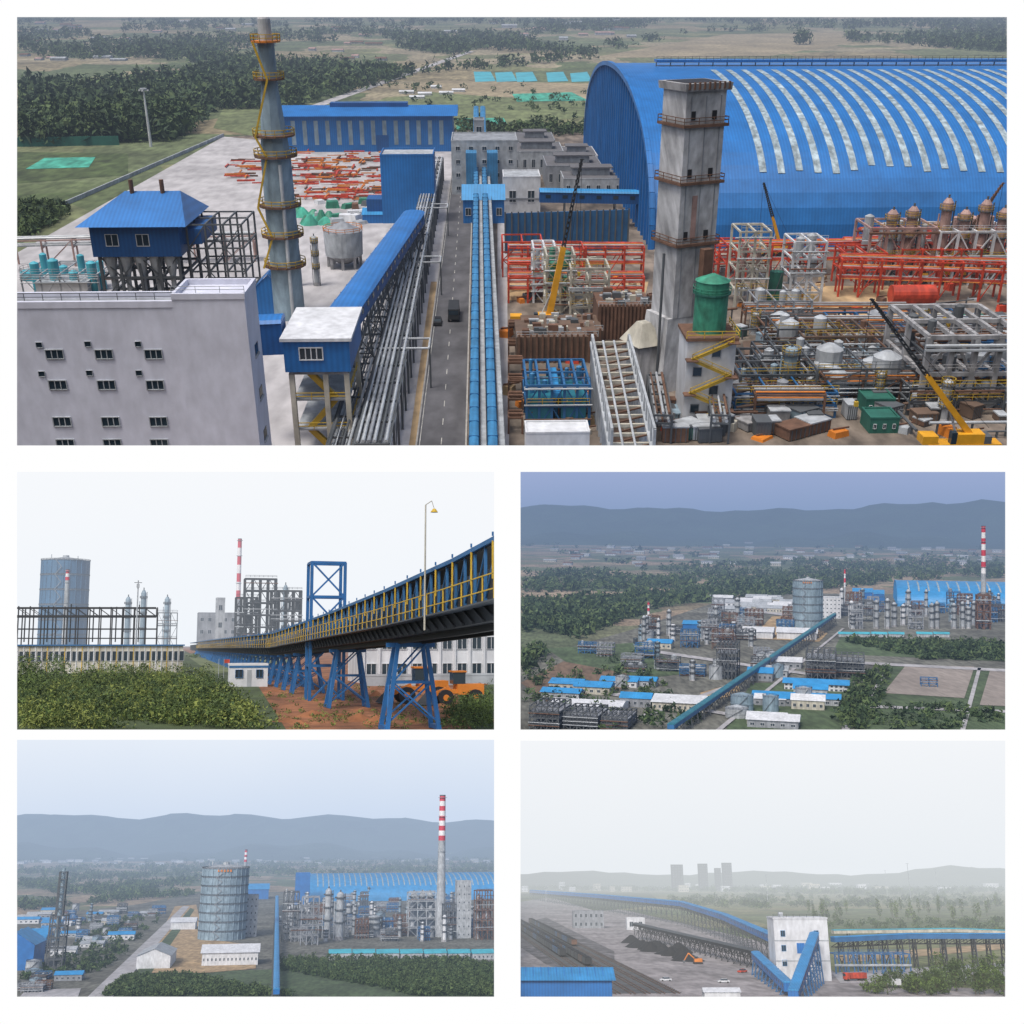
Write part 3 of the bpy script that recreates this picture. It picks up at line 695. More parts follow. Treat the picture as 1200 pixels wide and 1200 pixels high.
# silo
g=A.g(402,318);cx,cy=g[0],g[1]+5;b=Bd(A,'concrete_silo');m=A.mp(g);Z=A.at(402,270,cy)[2];b.cyl(cx,cy,Z*.35,Z,22*m,23*m,'lgrey',24);b.cyl(cx,cy,Z*.12,Z*.35-.003,8*m,22*m,'conc',24);b.cyl(cx,cy,Z+.003,Z+2.2,23*m,3*m,'grey',24)
for i in range(8): a=i*.785;b.beam((cx+19*m*math.cos(a),cy+19*m*math.sin(a),0),(cx+19*m*math.cos(a),cy+19*m*math.sin(a),Z*.4),.7,'conc')
b.rail([(cx+23*m*math.cos(i*.4488),cy+23*m*math.sin(i*.4488),Z) for i in range(15)],'orange',.12,1.1);b.done()
for px in(350,372): column_unit(A,px,335,275,3.2,'lgrey')
# transfer tower foreground
b=Bd(A,'conveyor_transfer_tower');Y=165;x0,_,zt=A.at(331,400,Y);x1=A.at(409,400,Y)[0];zb=A.at(370,436,Y)[2];Yb=A.g(380,364,zt)[1]
b.box(x0,x1,Y,Yb,zb,zt,'blue');b.box(x0-.4,x1+.4,Y-.4,Yb+.4,zt+.003,zt+.5,'white')
a=A.at(352,420,Y)[0];c=A.at(378,420,Y)[0];b.win(a,c,A.at(360,421,Y)[2],A.at(360,408,Y)[2],Y,'white',4)
b.box(x0+.5,x1-.5,Y+.3,Yb-.3,zb-.5,zb-.003,'conc')
xa=x0+.8;xb=x1-.8
for x in(xa,(xa+xb)/2+1,xb):
    for y in(Y+.8,Yb-1): b.beam((x,y,0),(x,y,zb-.4),.8,'cream')
for z in(zb-5,zb-10,zb-15): 
    b.box(xa,xb,Y+.8,Yb-1,z,z+.3,'lgrey');b.rail([(xa,Y+.5,z+.3),(xb,Y+.5,z+.3)],'yellow',.12,1.1);b.rail([(xb,Y+.5,z+.3),(xb,Yb,z+.3)],'yellow',.12,1.1)
for i,z in enumerate((zb-15,zb-10,zb-5)):
    s=1 if i%2 else -1;b.beam((xa+2 if s>0 else xb-2,Y+2,z),(xb-2 if s>0 else xa+2,Y+2,z+5),.9,'yellow')
b.done()
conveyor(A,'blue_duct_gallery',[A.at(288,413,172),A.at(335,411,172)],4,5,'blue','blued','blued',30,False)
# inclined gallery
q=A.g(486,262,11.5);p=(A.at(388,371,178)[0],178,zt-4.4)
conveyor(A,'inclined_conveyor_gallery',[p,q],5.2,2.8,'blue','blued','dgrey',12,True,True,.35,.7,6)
# pipe racks next to road
XR=A.g(462,522)[0]
rack(A,'pipe_rack',(XR-1.5,150),(XR-1.5,430),5,8.5,'dgrey',('pipe','lgrey','grey','pipe','dgrey'),6,9,.35,2,.5)
rack(A,'pipe_rack',(XR-7,150),(XR-7,330),4,6,'dgrey',('dgrey','pipe'),4,9,.3,2,.4)
for yy in(195,262,330): 
    b=Bd(A,'pipe_expansion_loop');b.beam((XR-4,yy,8.8),(XR+5,yy,8.8),.4,'lgrey',8);b.beam((XR+5,yy,8.8),(XR+5,yy+6,8.8),.4,'lgrey',8);b.beam((XR+5,yy+6,8.8),(XR,yy+6,8.8),.4,'lgrey',8);b.beam((XR+5,yy+3,0),(XR+5,yy+3,8.6),.35,'dgrey');b.done()
# road
xl=A.g(489,522)[0];xr=A.g(545,522)[0]
b=Bd(A,'road');b.box(xl,xr,120,520,-.5,.12,'asphalt');b.done()
b=Bd(A,'road_markings');
for i in range(40): b.box((xl+xr)/2-.07,(xl+xr)/2+.07,125+i*9,128+i*9,.121,.13,'line')
b.box(xl+.3,xl+.42,120,520,.121,.13,'line');b.done()
b=Bd(A,'kerb');b.box(xl-.3,xl-.003,120,520,0,.28,'kerb');b.box(xr+.003,xr+.3,120,520,0,.28,'kerb');b.done()
sheet(A,'pavement',[(583,560),(583,230),(593,230),(597,560)],'yard',.1)
sheet(A,'verge',[(474,560),(505,330),(512,330),(489,560)],'sand',.1)
truck(A,532,372,math.pi/2,9,'dark','dark');car(A,513,380,math.pi/2,'black')
# twin conveyors
xa=A.g(556,522)[0];xb=A.g(577,522)[0]
b=Bd(A,'twin_conveyor_gallery')
for x in (xa,xb):
    xx=x*.96
    b.slab((xx,150,5),(xx,430,8),1.4,0,1.3,'steelblue',roof=.4,kr='conva')
    b.slab((xx,430,8),(xx,500,17),2.0,0,2.2,'blued',roof=.5,kr='conva')
    for i in range(34):
        y=152+i*9;b.beam((xx-.8,y,0),(xx-.8,y,5.2+(y-150)*.01),.25,'dgrey');b.beam((xx+.8,y,0),(xx+.8,y,5.2+(y-150)*.01),.25,'dgrey')
    for i in range(46):
        y=151+i*6.1;z=5+(y-150)*.0107;b.box(xx-.8,xx+.8,y,y+.12,z+1.35,z+1.78,'steelblue')
    b.rail([(xx+1.9,150,5),(xx+1.9,430,8)],'dgrey',.07,1)
    b.slab((xx+1.45,150,4.9),(xx+1.45,430,7.9),.9,0,.12,'lgrey')
b.done()
bld(A,'blue_cross_gallery',543,591,262,219,10,'blue','bluel','gable',(4,1,.5,.3))
# grey buildings cluster at end
bld(A,'coal_crushing_house',530,606,228,166,22,'lgrey','grey','flat',(5,4,.3,.28))
b=Bd(A,'gallery_head_house');
for px in(553,577):
    g=A.g(px,228);m=A.mp(g);Z=A.at(px,178,g[1]-6)[2];b.box(g[0]-6*m,g[0]+6*m,g[1]-9,g[1]-1,0,Z,'conva')
b.done()
bld(A,'rooftop_house',556,568,205,142,8,'grey','grey','flat',(1,3,.5,.4))
b,X0,X1,Y,Z,m=bld(A,'white_control_house',590,633,252,208,14,'white','lgrey','flat',(2,1,.35,.3),False);b.box(X0,X1,Y-.2,Y-.05,Z*.42,Z*.46,'grey');b.done()
for x0,x1,yb,yt,k in((600,660,205,178,'lgrey'),(640,705,222,195,'grey'),(660,730,232,210,'lgrey'),(605,650,190,165,'grey'),(655,700,200,183,'white')):
    b,X0,X1,Y,Z,m=bld(A,'tiled_roof_workshop',x0,x1,yb,yt,26,k,'tile','flat',(6,1,.35,.35),False)
    b.box(X0+4,X1-4,Y+8,Y+14,Z,Z+2.5,'lgrey');b.box(X0+3,X1-3,Y+7,Y+15,Z+2.51,Z+2.9,'tile');b.done()
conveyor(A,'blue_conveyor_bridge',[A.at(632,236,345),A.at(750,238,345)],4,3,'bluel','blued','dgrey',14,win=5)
b=Bd(A,'blue_hoarding_fence');p=A.g(592,297);q=A.g(735,292);b.slab(p,q,.4,0,11,'steelblue');
for i in range(20): c=Vector(p).lerp(Vector(q),i/19);b.beam((c.x,c.y-.4,0),(c.x,c.y-.4,11.4),.4,'dgrey')
b.done()
# big shed
Xs=A.g(762,292)[0];Yf=A.g(800,292)[1];Yb=A.g(683,170)[1];c=(Yf+Yb)/2
H=A.at(720,77,c)[2]
arch_shed(A,Xs,Xs+520,Yf,Yb,H,'blue','blued',A.at(860,140,c-60)[0],.75,A.at(768,72,c)[0],sw=2.0,sp=5.2,a0=23,a1=82)
# quench tower
g=A.g(796,462);cx,cy=g[0],g[1]+7;a=math.radians(24);b=Bd(A,'concrete_quenching_tower');zz=lambda py:A.at(800,py,cy)[2]
tc=cx+.4
b.obox(tc,cy,zz(365),zz(104),8.0,7.2,a,'towerc',1.0)
b.obox(cx,cy,0,zz(365)-.01,11.4,9.2,a,'towerc',.80)
for py in(146,212,283):
    z=zz(py);b.obox(tc,cy,z,z+.45,9.2,8.4,a,'rust');b.rail([(tc+u*math.cos(a)-v*math.sin(a),cy+u*math.sin(a)+v*math.cos(a),z+.45) for u,v in((-4.5,-4.1),(4.5,-4.1),(4.5,4.1),(-4.5,4.1),(-4.5,-4.1))],'rust',.12,1.1)
    b.obox(tc+4.05*math.cos(a),cy+4.05*math.sin(a),z+1.0,z+3,.2,1.2,a,'black')
    for u in(-2.5,1.8): b.obox(tc+u*math.cos(a)+3.65*math.sin(a),cy+u*math.sin(a)-3.65*math.cos(a),z+1.2,z+2.6,.9,.12,a,'black')
b.obox(tc,cy,zz(104)+.01,zz(95),9.2,8.4,a,'conc',1.03)
for i in range(9): 
    u=-4+i;b.obox(tc+u*math.cos(a)+4.3*math.sin(a),cy+u*math.sin(a)-4.3*math.cos(a),zz(102),zz(95)+.2,.3,.3,a,'rust')
b.obox(tc,cy,zz(96),zz(94.5),7.6,6.6,a,'black')
b.obox(cx-6.4,cy-1,0,zz(398),6.5,9,a,'conc',.7);b.obox(cx-6.4,cy-1,zz(398)+.01,zz(375),6,7,a,'cream',.3)
for u in(-3,0,3): b.obox(tc+u*math.cos(a)+3.65*math.sin(a),cy+u*math.sin(a)-3.65*math.cos(a),zz(365),zz(110),.13,.13,a,'grey')
b.obox(tc-1*math.cos(a)+3.7*math.sin(a),cy-1*math.sin(a)-3.7*math.cos(a),zz(275),zz(225),1.0,.1,a,'pink')
b.obox(tc+3.2,cy-4.6,zz(362),zz(285),2.0,1.4,a,'rust')
b.beam((tc-4.4,cy-4.6,0),(tc-4.4,cy-4.6,zz(290)),.5,'dgrey',8)
b.done()
# green tank on stair house
g=A.g(829,500);m=A.mp(g);cx,cy=g[0],g[1]+4;b=Bd(A,'green_tank_and_stair_house');z1=A.at(829,393,cy)[2];z2=A.at(831,330,cy)[2]
b.box(cx-29*m,cx+27*m,cy-3,cy+5,0,z1,'white');b.box(cx-31*m,cx+29*m,cy-3.5,cy+5.5,z1+.003,z1+.5,'rust')
b.cyl(cx,cy+1,z1+.5,z2,19*m,19*m,'green',24);b.cyl(cx,cy+1,z2,z2+1.0,20*m,4*m,'green',24);b.ring(cx,cy+1,z2-2,19*m,'greend','green',16,.4,.08,1)
b.rail([(cx-31*m,cy-3.5,z1+.5),(cx+29*m,cy-3.5,z1+.5),(cx+29*m,cy+5,z1+.5)],'yellow',.12,1.2)
n=5
for i in range(n):
    za,zb2=z1*i/n,z1*(i+1)/n;x0,x1=cx-24*m,cx+22*m
    if i%2:x0,x1=x1,x0
    b.beam((x0,cy-4,za),(x1,cy-4,zb2),.5,'yellow');b.rail([(x0,cy-4.4,za),(x1,cy-4.4,zb2)],'yellow',.1,1.1);b.box(x1-1,x1+1,cy-4.8,cy-3.05,zb2-.2,zb2,'rust')
for i in range(4): b.win(cx-3+i%2*3,cx-1.6+i%2*3,z1*(.15+.22*i),z1*(.15+.22*i)+1.5,cy-3,'grey',1)
b.done()
# red racks
for x0,x1,y0,y1,h in((596,752,325,325,8),(596,752,352,352,6),(838,1000,322,320,8),(980,1190,345,352,9),(985,1190,318,322,8),(596,640,340,340,7),(1005,1180,300,300,7)):
    rack(A,'red_pipe_rack',A.g(x0,y0),A.g(x1,y1),5,h,'red',('red','orange','pipe','red'),4,4.5,.42,3,.35)
b=Bd(A,'red_steel_frame')
for px,py in((612,325),(660,335),(1010,340),(1075,335),(1120,335),(850,330)):
    x,y,_=A.g(px,py);b.frame(x-5,x+5,y,y+9,0,9,2,1,2,.4,'red')
b.done()
for x0,x1,yb,yt,k,ks in((860,895,362,272,'cream','pink'),(923,960,362,284,'white','lgrey'),(640,672,368,300,'cream','green'),(668,712,375,315,'cream','lgrey'),(625,650,355,292,'white','lgrey')):
    frame_unit(A,x0,x1,yb,yt,9,k,2,1,4,ks,'vessel_frame',x0,.5)
tank(A,942,290,270,7,'green');tank(A,908,360,318,8,'greend');tank(A,660,345,300,7,'greend')
# reactor group right
for i,(px,yt) in enumerate(((1035,240),(1058,236),(1096,226),(1118,240),(1140,228),(1162,238))):
    column_unit(A,px,330,yt+4,6,'pink')
frame_unit(A,1012,1088,334,268,12,'pink',4,1,2,'lgrey','reactor_frame',9,.6)
frame_unit(A,1092,1176,334,272,12,'white',4,1,2,'pink','reactor_frame',10,.6)
g=A.g(1066,365);b=Bd(A,'red_gas_drum');b.beam((g[0]-5,g[1],4),(g[0]+5,g[1],4),4.4,'red',18);[b.box(g[0]+t-.4,g[0]+t+.4,g[1]-1.5,g[1]+1.5,0,2,'conc') for t in(-3,3)];b.done()
# cranes
crane(A,638,386,(682,186),'craney','dark',13,1,'mobile_crane',1.4)
crane(A,1098,330,(1176,214),'craney','rust',11,-1,'mobile_crane',1.1)
crane(A,1125,530,(1021,350),'craney','dark',12,1,'mobile_crane',1.0)
crane(A,908,300,(895,214),'craney','dark',8)
crane(A,1112,415,(1107,372),'yellow','yellow',7)
# coke side structures
r=random.Random(11)
b=Bd(A,'coke_oven_battery')
for i,(x0,x1,yb,yt) in enumerate(((605,700,425,395),(700,762,398,360),(612,706,410,388))):
    g=A.g((x0+x1)/2,yb);m=A.mp(g);X0=g[0]-(x1-x0)*m/2;X1=g[0]+(x1-x0)*m/2;Z=A.at(650,yt,g[1])[2]
    b.box(X0,X1,g[1],g[1]+12,0,max(Z,3),'brown' if i!=1 else 'rust')
    for j in range(14): x=X0+(X1-X0)*(j+.5)/14;b.box(x-.2,x+.2,g[1]-.4,g[1],0,max(Z,3)+.6,'rust')
    for j in range(30): xx=r.uniform(X0+1,X1-1);yy=g[1]+r.uniform(1,11);b.obox(xx,yy,max(Z,3),max(Z,3)+r.uniform(.3,1.5),r.uniform(.5,2),r.uniform(.5,1.5),0,r.choice(['lgrey','conc','rust','dgrey','cream']))
    b.rail([(X0,g[1],max(Z,3)),(X1,g[1],max(Z,3))],'lgrey',.1,1.1)
b.done()
frame_unit(A,617,690,500,452,14,'steelblue',5,2,2,'conva','coke_transfer_car',5,.45)
b=Bd(A,'blue_coke_car_deck');g=A.g(652,500);b.box(g[0]-5,g[0]-.8,g[1],g[1]+12,0,5,'convc');b.box(g[0]+.8,g[0]+5,g[1],g[1]+12,0,5,'convc');b.box(g[0]-.7,g[0]+.7,g[1],g[1]+14,5.2,6,'bluel');b.done()
bld(A,'flat_roof_shed',616,690,545,508,5,'white','white')
b=Bd(A,'inclined_steel_wharf')
x0,y0,_=A.g(715,560);x1=x0+6.5
for x in(x0,x1):
    b.beam((x,y0,4),(x,y0+34,11),.8,'lgrey');b.beam((x,y0,8),(x,y0+34,12.5),.4,'lgrey')
    for i in range(13): t=i/12;b.beam((x,y0+34*t,0),(x,y0+34*t,8+4.5*t),.4,'lgrey');b.beam((x,y0+34*t,4+7*t),(x,y0+34*min(1,t+.083),8+4.5*t),.25,'lgrey')
for i in range(14): t=i/13;b.beam((x0,y0+34*t,4+7*t),(x1,y0+34*t,4+7*t),.5,'cream');b.beam((x0,y0+34*t,4+7*t),(x1,y0+34*min(1,t+.077),4+7*min(1,t+.077)),.25,'rust')
for u in(.3,.6): b.beam((x0+6.5*u,y0,4.4),(x0+6.5*u,y0+34,11.4),.4,'pipe',8)
b.slab(((x0+x1)/2,y0,.3),((x0+x1)/2,y0+34,.4),5,0,.25,'brown');b.done()
# clutter right-bottom
frame_unit(A,865,955,470,440,16,'dgrey',5,2,2,'greyb','pump_station_frame',21,.5)
frame_unit(A,938,1030,430,395,12,'brown',6,1,2,'rust','pipe_bridge',22,.5)
frame_unit(A,1075,1185,480,395,20,'conc',4,2,2,'dgrey','concrete_frame_structure',23,.9)
frame_unit(A,985,1070,455,430,14,'greyb',4,1,1,'lgrey','pump_station_frame',24,.5)
scatter_plant(A,[(880,378),(1180,378),(1180,500),(880,500)],24,7,31,'FFFCF')
for x0,x1,y in((870,1060,385),(900,1180,402),(960,1180,470),(880,960,490)): rack(A,'pipe_rack',A.g(x0,y),A.g(x1,y),4,5,'rust',('pipe','rust','lgrey','dgrey','orange'),5,6,.35,2,.4)
for i in range(90):
    px=r.uniform(770,1180);py=r.uniform(372,520) if px>865 else r.uniform(465,520)
    x,y,_=A.g(px,py);k=r.choice(['dgrey','lgrey','brown','rust','greend','greyb','rust','dark','conc','brown'])
    b=Bd(A,r.choice(['equipment_skid','storage_container','pump_house','material_stack']))
    w,d,h=r.uniform(1.5,5),r.uniform(1.5,4),r.uniform(1.0,2.8);an=r.choice([0,0,.1,1.57,.5])
    b.obox(x,y,.2,h,w,d,an,k);b.obox(x,y,h+.003,h+.25,w*1.05,d*1.05,an,r.choice([k,'lgrey','dgrey']))
    for j in range(5): b.obox(x+(j-2)*w/5*math.cos(an),y+(j-2)*w/5*math.sin(an),.1,h+.1,.15,d*1.04,an,'dgrey')
    b.done()
for i in range(46):
    px=r.uniform(780,1180);py=r.uniform(372,515);x,y,_=A.g(px,py);z=r.uniform(1,5);a=r.choice([0,0,1.57,.3]);l=r.uniform(6,22)
    b=Bd(A,'pipeline');p=Vector((x,y,z));q=Vector((x+l*math.cos(a),y+l*math.sin(a),z));b.beam(p,q,r.uniform(.25,.6),r.choice(['rust','pipe','dgrey','rust','brown','lgrey','dgrey']),8)
    for t in(.1,.5,.9): c=p.lerp(q,t);b.beam((c.x,c.y,0),c,.3,'dgrey')
    b.done()
for i in range(130):
    px=r.uniform(592,1180);py=r.uniform(300,380) if i%2 else r.uniform(385,515)
    x,y,_=A.g(px,py)
    b=Bd(A,'construction_material');h=r.uniform(.4,1.8);b.obox(x,y,0,h,r.uniform(1,3.5),r.uniform(1,3),r.random()*3,r.choice(['rust','cream','red','dgrey','sand','orange','lgrey','brown']),.9)
    b.beam((x-1,y,h+.2),(x+2,y+1,h+.2),.25,'rust');b.done()
for px,py,k in((1035,500,'greend'),(1030,478,'greend'),(1140,385,'green'),(1172,405,'blued')):
    bld(A,'green_container',px-17,px+17,py+8,py-9,5,k,k,'flat',(3,1,.3,.3))
for i in range(6):
    rack(A,'rail_gantry',A.g(596,395+i*22),A.g(612,395+i*22),3,3,'rust','rust',2,4,.3)
for x in (775,842): rack(A,'pipe_rack',A.g(x,520),A.g(x-8,470),3,5,'dgrey',('rust','pipe'),3,5,.3)

# ============================================================ MID-LEFT: conveyor at ground level
far=1500
ground(B,'reddirt',far,2,near=1)
sky(B,far*1.02,(.88,.92,.97),(.93,.95,.98))
sheet(B,'grass',[(-200,760),(215,762),(300,800),(345,870),(-200,870)],'grass',.03)
sheet(B,'grass',[(530,800),(700,780),(700,870),(560,870)],'grass',.03)
sheet(B,'grass',[(215,766),(300,763),(345,775),(250,790)],'grassl',.05)
trees(B,'foliage_bushes',samp(B,[(20,800),(120,795),(200,792),(245,800),(268,812),(285,835),(295,856),(20,856)],700,-1.2),1.35,1.3,140,.085,('lb1','lb2','lb3'),0,.65)
trees(B,'foliage_bushes',samp(B,[(60,806),(120,794),(220,794),(250,806),(230,812),(60,812)],70),2.3,1.5,190,.10,('lb1','lb2','lb3'),0,.5)
trees(B,'foliage_bushes',samp(B,[(20,800),(70,790),(85,810),(20,830)],34),3.4,1.6,220,.10,('l2','lb1','lb3'),0,.4)
trees(B,'dark_bushes',samp(B,[(20,806),(260,806),(280,850),(20,850)],110),1.7,1.0,130,.09,('l2','lb3','l1'),0,.5)
trees(B,'roadside_bushes',samp(B,[(540,825),(579,810),(579,856),(520,856)],80),1.2,.9,90,.08,('lb1','l2','lb3'),0,.4)
trees(B,'roadside_bushes',samp(B,[(200,770),(300,764),(350,766),(300,776)],110),1.2,1.2,40,.2,('lb1','l2','lb3'),0,.4)
trees(B,'weeds',samp(B,[(300,810),(440,800),(560,830),(560,856),(300,856)],180),.35,.4,30,.06,('lb1','lb2','lb3'),0,.4)
gasholder(B,70,762,657,27,'gblue',6,False)
chimney(B,277.5,761,632,2.4,7,ystripe=702)
chimney(B,75,765,668,2.2,3,ystripe=680)
bld(B,'grey_office',232,276,762,719,25,'grey','lgrey','flat',(5,3,.4,.3))
bld(B,'grey_office',252,262,763,702,10,'lgrey','lgrey','flat',(1,3,.4,.3))
for i,(x0,x1,yt) in enumerate(((276,300,700),(286,322,678),(318,352,692))): frame_unit(B,x0,x1,764,yt,12,'dark',4,2,6,'dgrey','dark_process_frame',i,.75)
for px,yt in((148,698),(166,690),(194,698),(333,684)): column_unit(B,px,763,yt,3,'greyb')
frame_unit(B,184,206,764,718,8,'dgrey',3,1,3,None,'pipe_frame',3,.4)
# dark pipe racks
b=Bd(B,'dark_pipe_gantry')
Y=B.g(100,779)[1]
for j,Yo in enumerate((0,9)):
    for i in range(13):
        x=B.at(20+i*13.6,750,Y)[0];
        b.beam((x,Y+Yo,0),(x,Y+Yo,B.at(0,710,Y)[2]),.3,'black')
    for py in(712,722,737,748):
        a=B.at(-10,py,Y);c=B.at(183,py,Y);b.beam((a[0],Y+Yo,a[2]),(c[0],Y+Yo,c[2]),.28 if py!=722 else .5,'black')
    for i in range(13):
        a=B.at(20+i*13.6,712,Y);c=B.at(20+(i+1)*13.6 if i<12 else 183,722,Y)
        b.beam((a[0],Y+Yo,a[2]),(c[0],Y+Yo,c[2]),.15,'black')
for i in range(6):
    x=B.at(28+i*27,712,Y)[0];z=B.at(0,712,Y)[2];b.beam((x,Y+4,z*.4),(x,Y+4,z+.6*(i%3)),.35,'dark',8)
b.done()
b=Bd(B,'long_low_building');Y=B.g(100,789)[1];x0=B.at(-30,780,Y)[0];x1=B.at(214,780,Y)[0];zt=B.at(0,757,Y)[2]
b.box(x0,x1,Y,Y+6,0,zt,'cream');b.box(x0,x1+.3,Y-.4,Y+6.4,zt+.003,zt+.25,'steelblue')
for i in range(36): x=x0+(x1-x0)*i/36;b.box(x,x+.15,Y-.1,Y,0,zt,'yellow' if i%3==0 else 'white');b.win(x+.4,x+1.2,zt*.45,zt*.8,Y,'white',1)
b.done()
g=B.g(158,785);b=Bd(B,'utility_pole');Z=B.at(158,680,g[1])[2];b.cyl(g[0],g[1],0,Z,.2,.12,'lgrey',8);b.beam((g[0]-.8,g[1],Z-.5),(g[0]+.8,g[1],Z-.5),.12,'dgrey');b.box(g[0]-.3,g[0]+.3,g[1]-.3,g[1]+.1,Z-1.6,Z-.8,'lgrey');b.done()
# conveyor
prof=[(640,1.6,5.4),(400,3,6.4),(157,4.4,7.3),(103,5.6,8.7),(76,6.2,9.6),(57,6.75,10.4),(38,7.4,11.6)]
XC=B.g(480,855)[0];YC=B.g(480,855)[1];sc=YC/76
prof=[(y*sc,a,c) for y,a,c in prof]
b=Bd(B,'elevated_conveyor_gallery');W=3.4
def PZ(y):
    for (y0,a0,c0),(y1,a1,c1) in zip(prof[:-1],prof[1:]):
        if y<=y0 and y>=y1:
            t=(y0-y)/(y0-y1);return a0+(a1-a0)*t,c0+(c1-c0)*t
    return prof[-1][1:]
for (y0,a0,c0),(y1,a1,c1) in zip(prof[:-1],prof[1:]):
    p=(XC,y0,a0);q=(XC,y1,a1)
    b.slab(p,q,W,0,.8,'dark');b.slab(p,q,W*.55,.8,1.3,'black')
    P2=(XC,y0,c0);Q2=(XC,y1,c1);b.slab(P2,Q2,W+.4,-.22,0,'steelblue');b.slab(P2,Q2,W+.1,-.30,-.225,'dark')
    b.slab((XC,y0,a0+.9),(XC,y1,a1+.9),.2,0,1.6,'dark',off=W*.45)
y=prof[-1][0];i=0
while y<500:
    a,c=PZ(y);st=1.9 if y<160 else 4;a2,c2=PZ(y+st)
    for sx in(-W/2,W/2): b.beam((XC+sx,y,a+.9),(XC+sx,y,c),.13,'steelblue')
    xw=XC-W/2-.7
    b.beam((xw,y,a+.8),(xw,y,a+2.0),.06,'yellow')
    for hh in(1.3,2.0): b.beam((xw,y,a+hh),(xw,y+st,a2+hh),.055,'yellow')
    b.beam((XC-W/2,y,c-.3),(XC-W/2,y+st,a2+1.1),.07,'steelblue')
    b.beam((XC-W/2-.1,y,a+.05),(XC-W/2-.1,y+st,a2+.75),.12,'dark')
    if i%2==0: b.beam((XC-W/2-.2,y,c+.02),(XC-W/2-.2,y,c+.22),.08,'steelblue');b.beam((XC-W/2-.2,y,a+1.9),(XC-W/2-.2,y,c-.2),.08,'yellow')
    b.slab((XC,y,a+.75),(XC,y+st,a2+.75),.8,0,.08,'dgrey',off=W/2+.4);b.slab((XC,y,a+.75),(XC,y+st,a2+.75),.8,0,.08,'dgrey',off=-W/2-.4)
    y+=st;i+=1
for sx in(-.9,.9): 
    for (y0,a0,c0),(y1,a1,c1) in zip(prof[:-1],prof[1:]): b.beam((XC+sx,y0,a0-.2),(XC+sx,y1,a1-.2),.3,'black')
b.done()
b=Bd(B,'conveyor_trestle')
ys=[YC*1.0,YC*1.36,YC*1.75]+[YC*1.75+9.5*i for i in range(1,44)]
for y in ys:
    a,_=PZ(y);a-=.3
    if a<1: continue
    for dy in(-.9,.9):
        for sx in(-1,1): b.beam((XC+sx*1.8,y+dy*1.3,0),(XC+sx*1.0,y+dy*.7,a),.30,'gblue2',4,.24)
        b.beam((XC-1.4,y+dy,a*.55),(XC+1.4,y+dy,a*.55),.16,'gblue2');b.beam((XC-1.7,y+dy*1.2,a*.1),(XC+1.35,y+dy,a*.55),.11,'gblue2');b.beam((XC+1.7,y+dy*1.2,a*.1),(XC-1.35,y+dy,a*.55),.11,'gblue2')
        b.beam((XC-1.4,y+dy,a*.55),(XC+1.0,y+dy,a),.11,'gblue2')
    for sx in(-1,1): b.beam((XC+sx*1.8,y-1.2,a*.12),(XC+sx*1.3,y+1,a*.55),.11,'gblue2');b.beam((XC+sx*1.8,y-1.2,.2),(XC+sx*1.8,y+1.2,.2),.3,'gblue2')
    b.beam((XC-W/2,y,a-.12),(XC+W/2,y,a-.12),.3,'gblue2')
b.done()
b=Bd(B,'blue_gantry_tower');Yt=prof[3][0]*1.12;x0=B.at(365,700,Yt)[0];x1=B.at(404,700,Yt)[0];Z=B.at(380,659,Yt)[2]
b.frame(x0,x1,Yt,Yt+3,0,Z,1,1,4,.3,'gblue2',True)
for i in range(4): b.beam((x0,Yt,Z*i/4),(x1,Yt,Z*(i+1)/4),.17,'gblue2');b.beam((x1,Yt,Z*i/4),(x0,Yt,Z*(i+1)/4),.17,'gblue2')
b.done()
# lamp on gallery
yl=YC*.80;a,c=PZ(yl);xl=XC-W/2-.8;b=Bd(B,'street_lamp');Z=B.at(560,592,yl)[2];b.cyl(xl,yl,a,Z-.1,.06,.045,'cream',8);b.beam((xl,yl,Z-.1),(xl+.35,yl,Z+.15),.05,'cream',6);b.beam((xl+.35,yl,Z+.15),(xl+.5,yl,Z-.3),.04,'cream',6);b.cyl(xl+.5,yl,Z-.5,Z-.3,.22,.08,'yellow',12);b.done()
# cabin
b,X0,X1,Y,Z,m=bld(B,'portable_cabin',269,313,805,780,3,'white','white','flat',None,False)
b.win(X0+.8,X0+1.7,Z*.45,Z*.8,Y,'steelblue',2);b.win(X1-1.5,X1-.7,Z*.45,Z*.8,Y,'steelblue',2);b.box((X0+X1)/2-.2,(X0+X1)/2+.35,Y-.05,Y,0,Z*.8,'lgrey');b.box(X0-.05,X1+.05,Y-.06,Y-.003,Z*.9,Z,'steelblue');b.done()
# white building behind right
b,X0,X1,Y,Z,m=bld(B,'white_glass_building',425,640,800,738,14,'white','lgrey','flat',(12,2,.6,.45),False)
for i in range(13): x=X0+(X1-X0)*i/12;b.box(x-.15,x+.15,Y-.3,Y,0,Z,'white')
b.box(X0+(X1-X0)*.36,X0+(X1-X0)*.40,Y-.35,Y-.3,Z*.84,Z*.97,'steelblue');b.done()
bld(B,'site_hoarding',425,600,803,792,.4,'lgrey','lgrey')
b,X0,X1,Y,Z,m=bld(B,'banner_sign',548,569,798,757,.25,'lgrey','lgrey','flat',None,False)
for i in range(6): b.obox((X0+X1)/2+.12*(i%2),Y-.03,Z*.25+i*Z*.1,Z*.25+i*Z*.1+.14,.22,.03,0,'dgrey')
b.done()
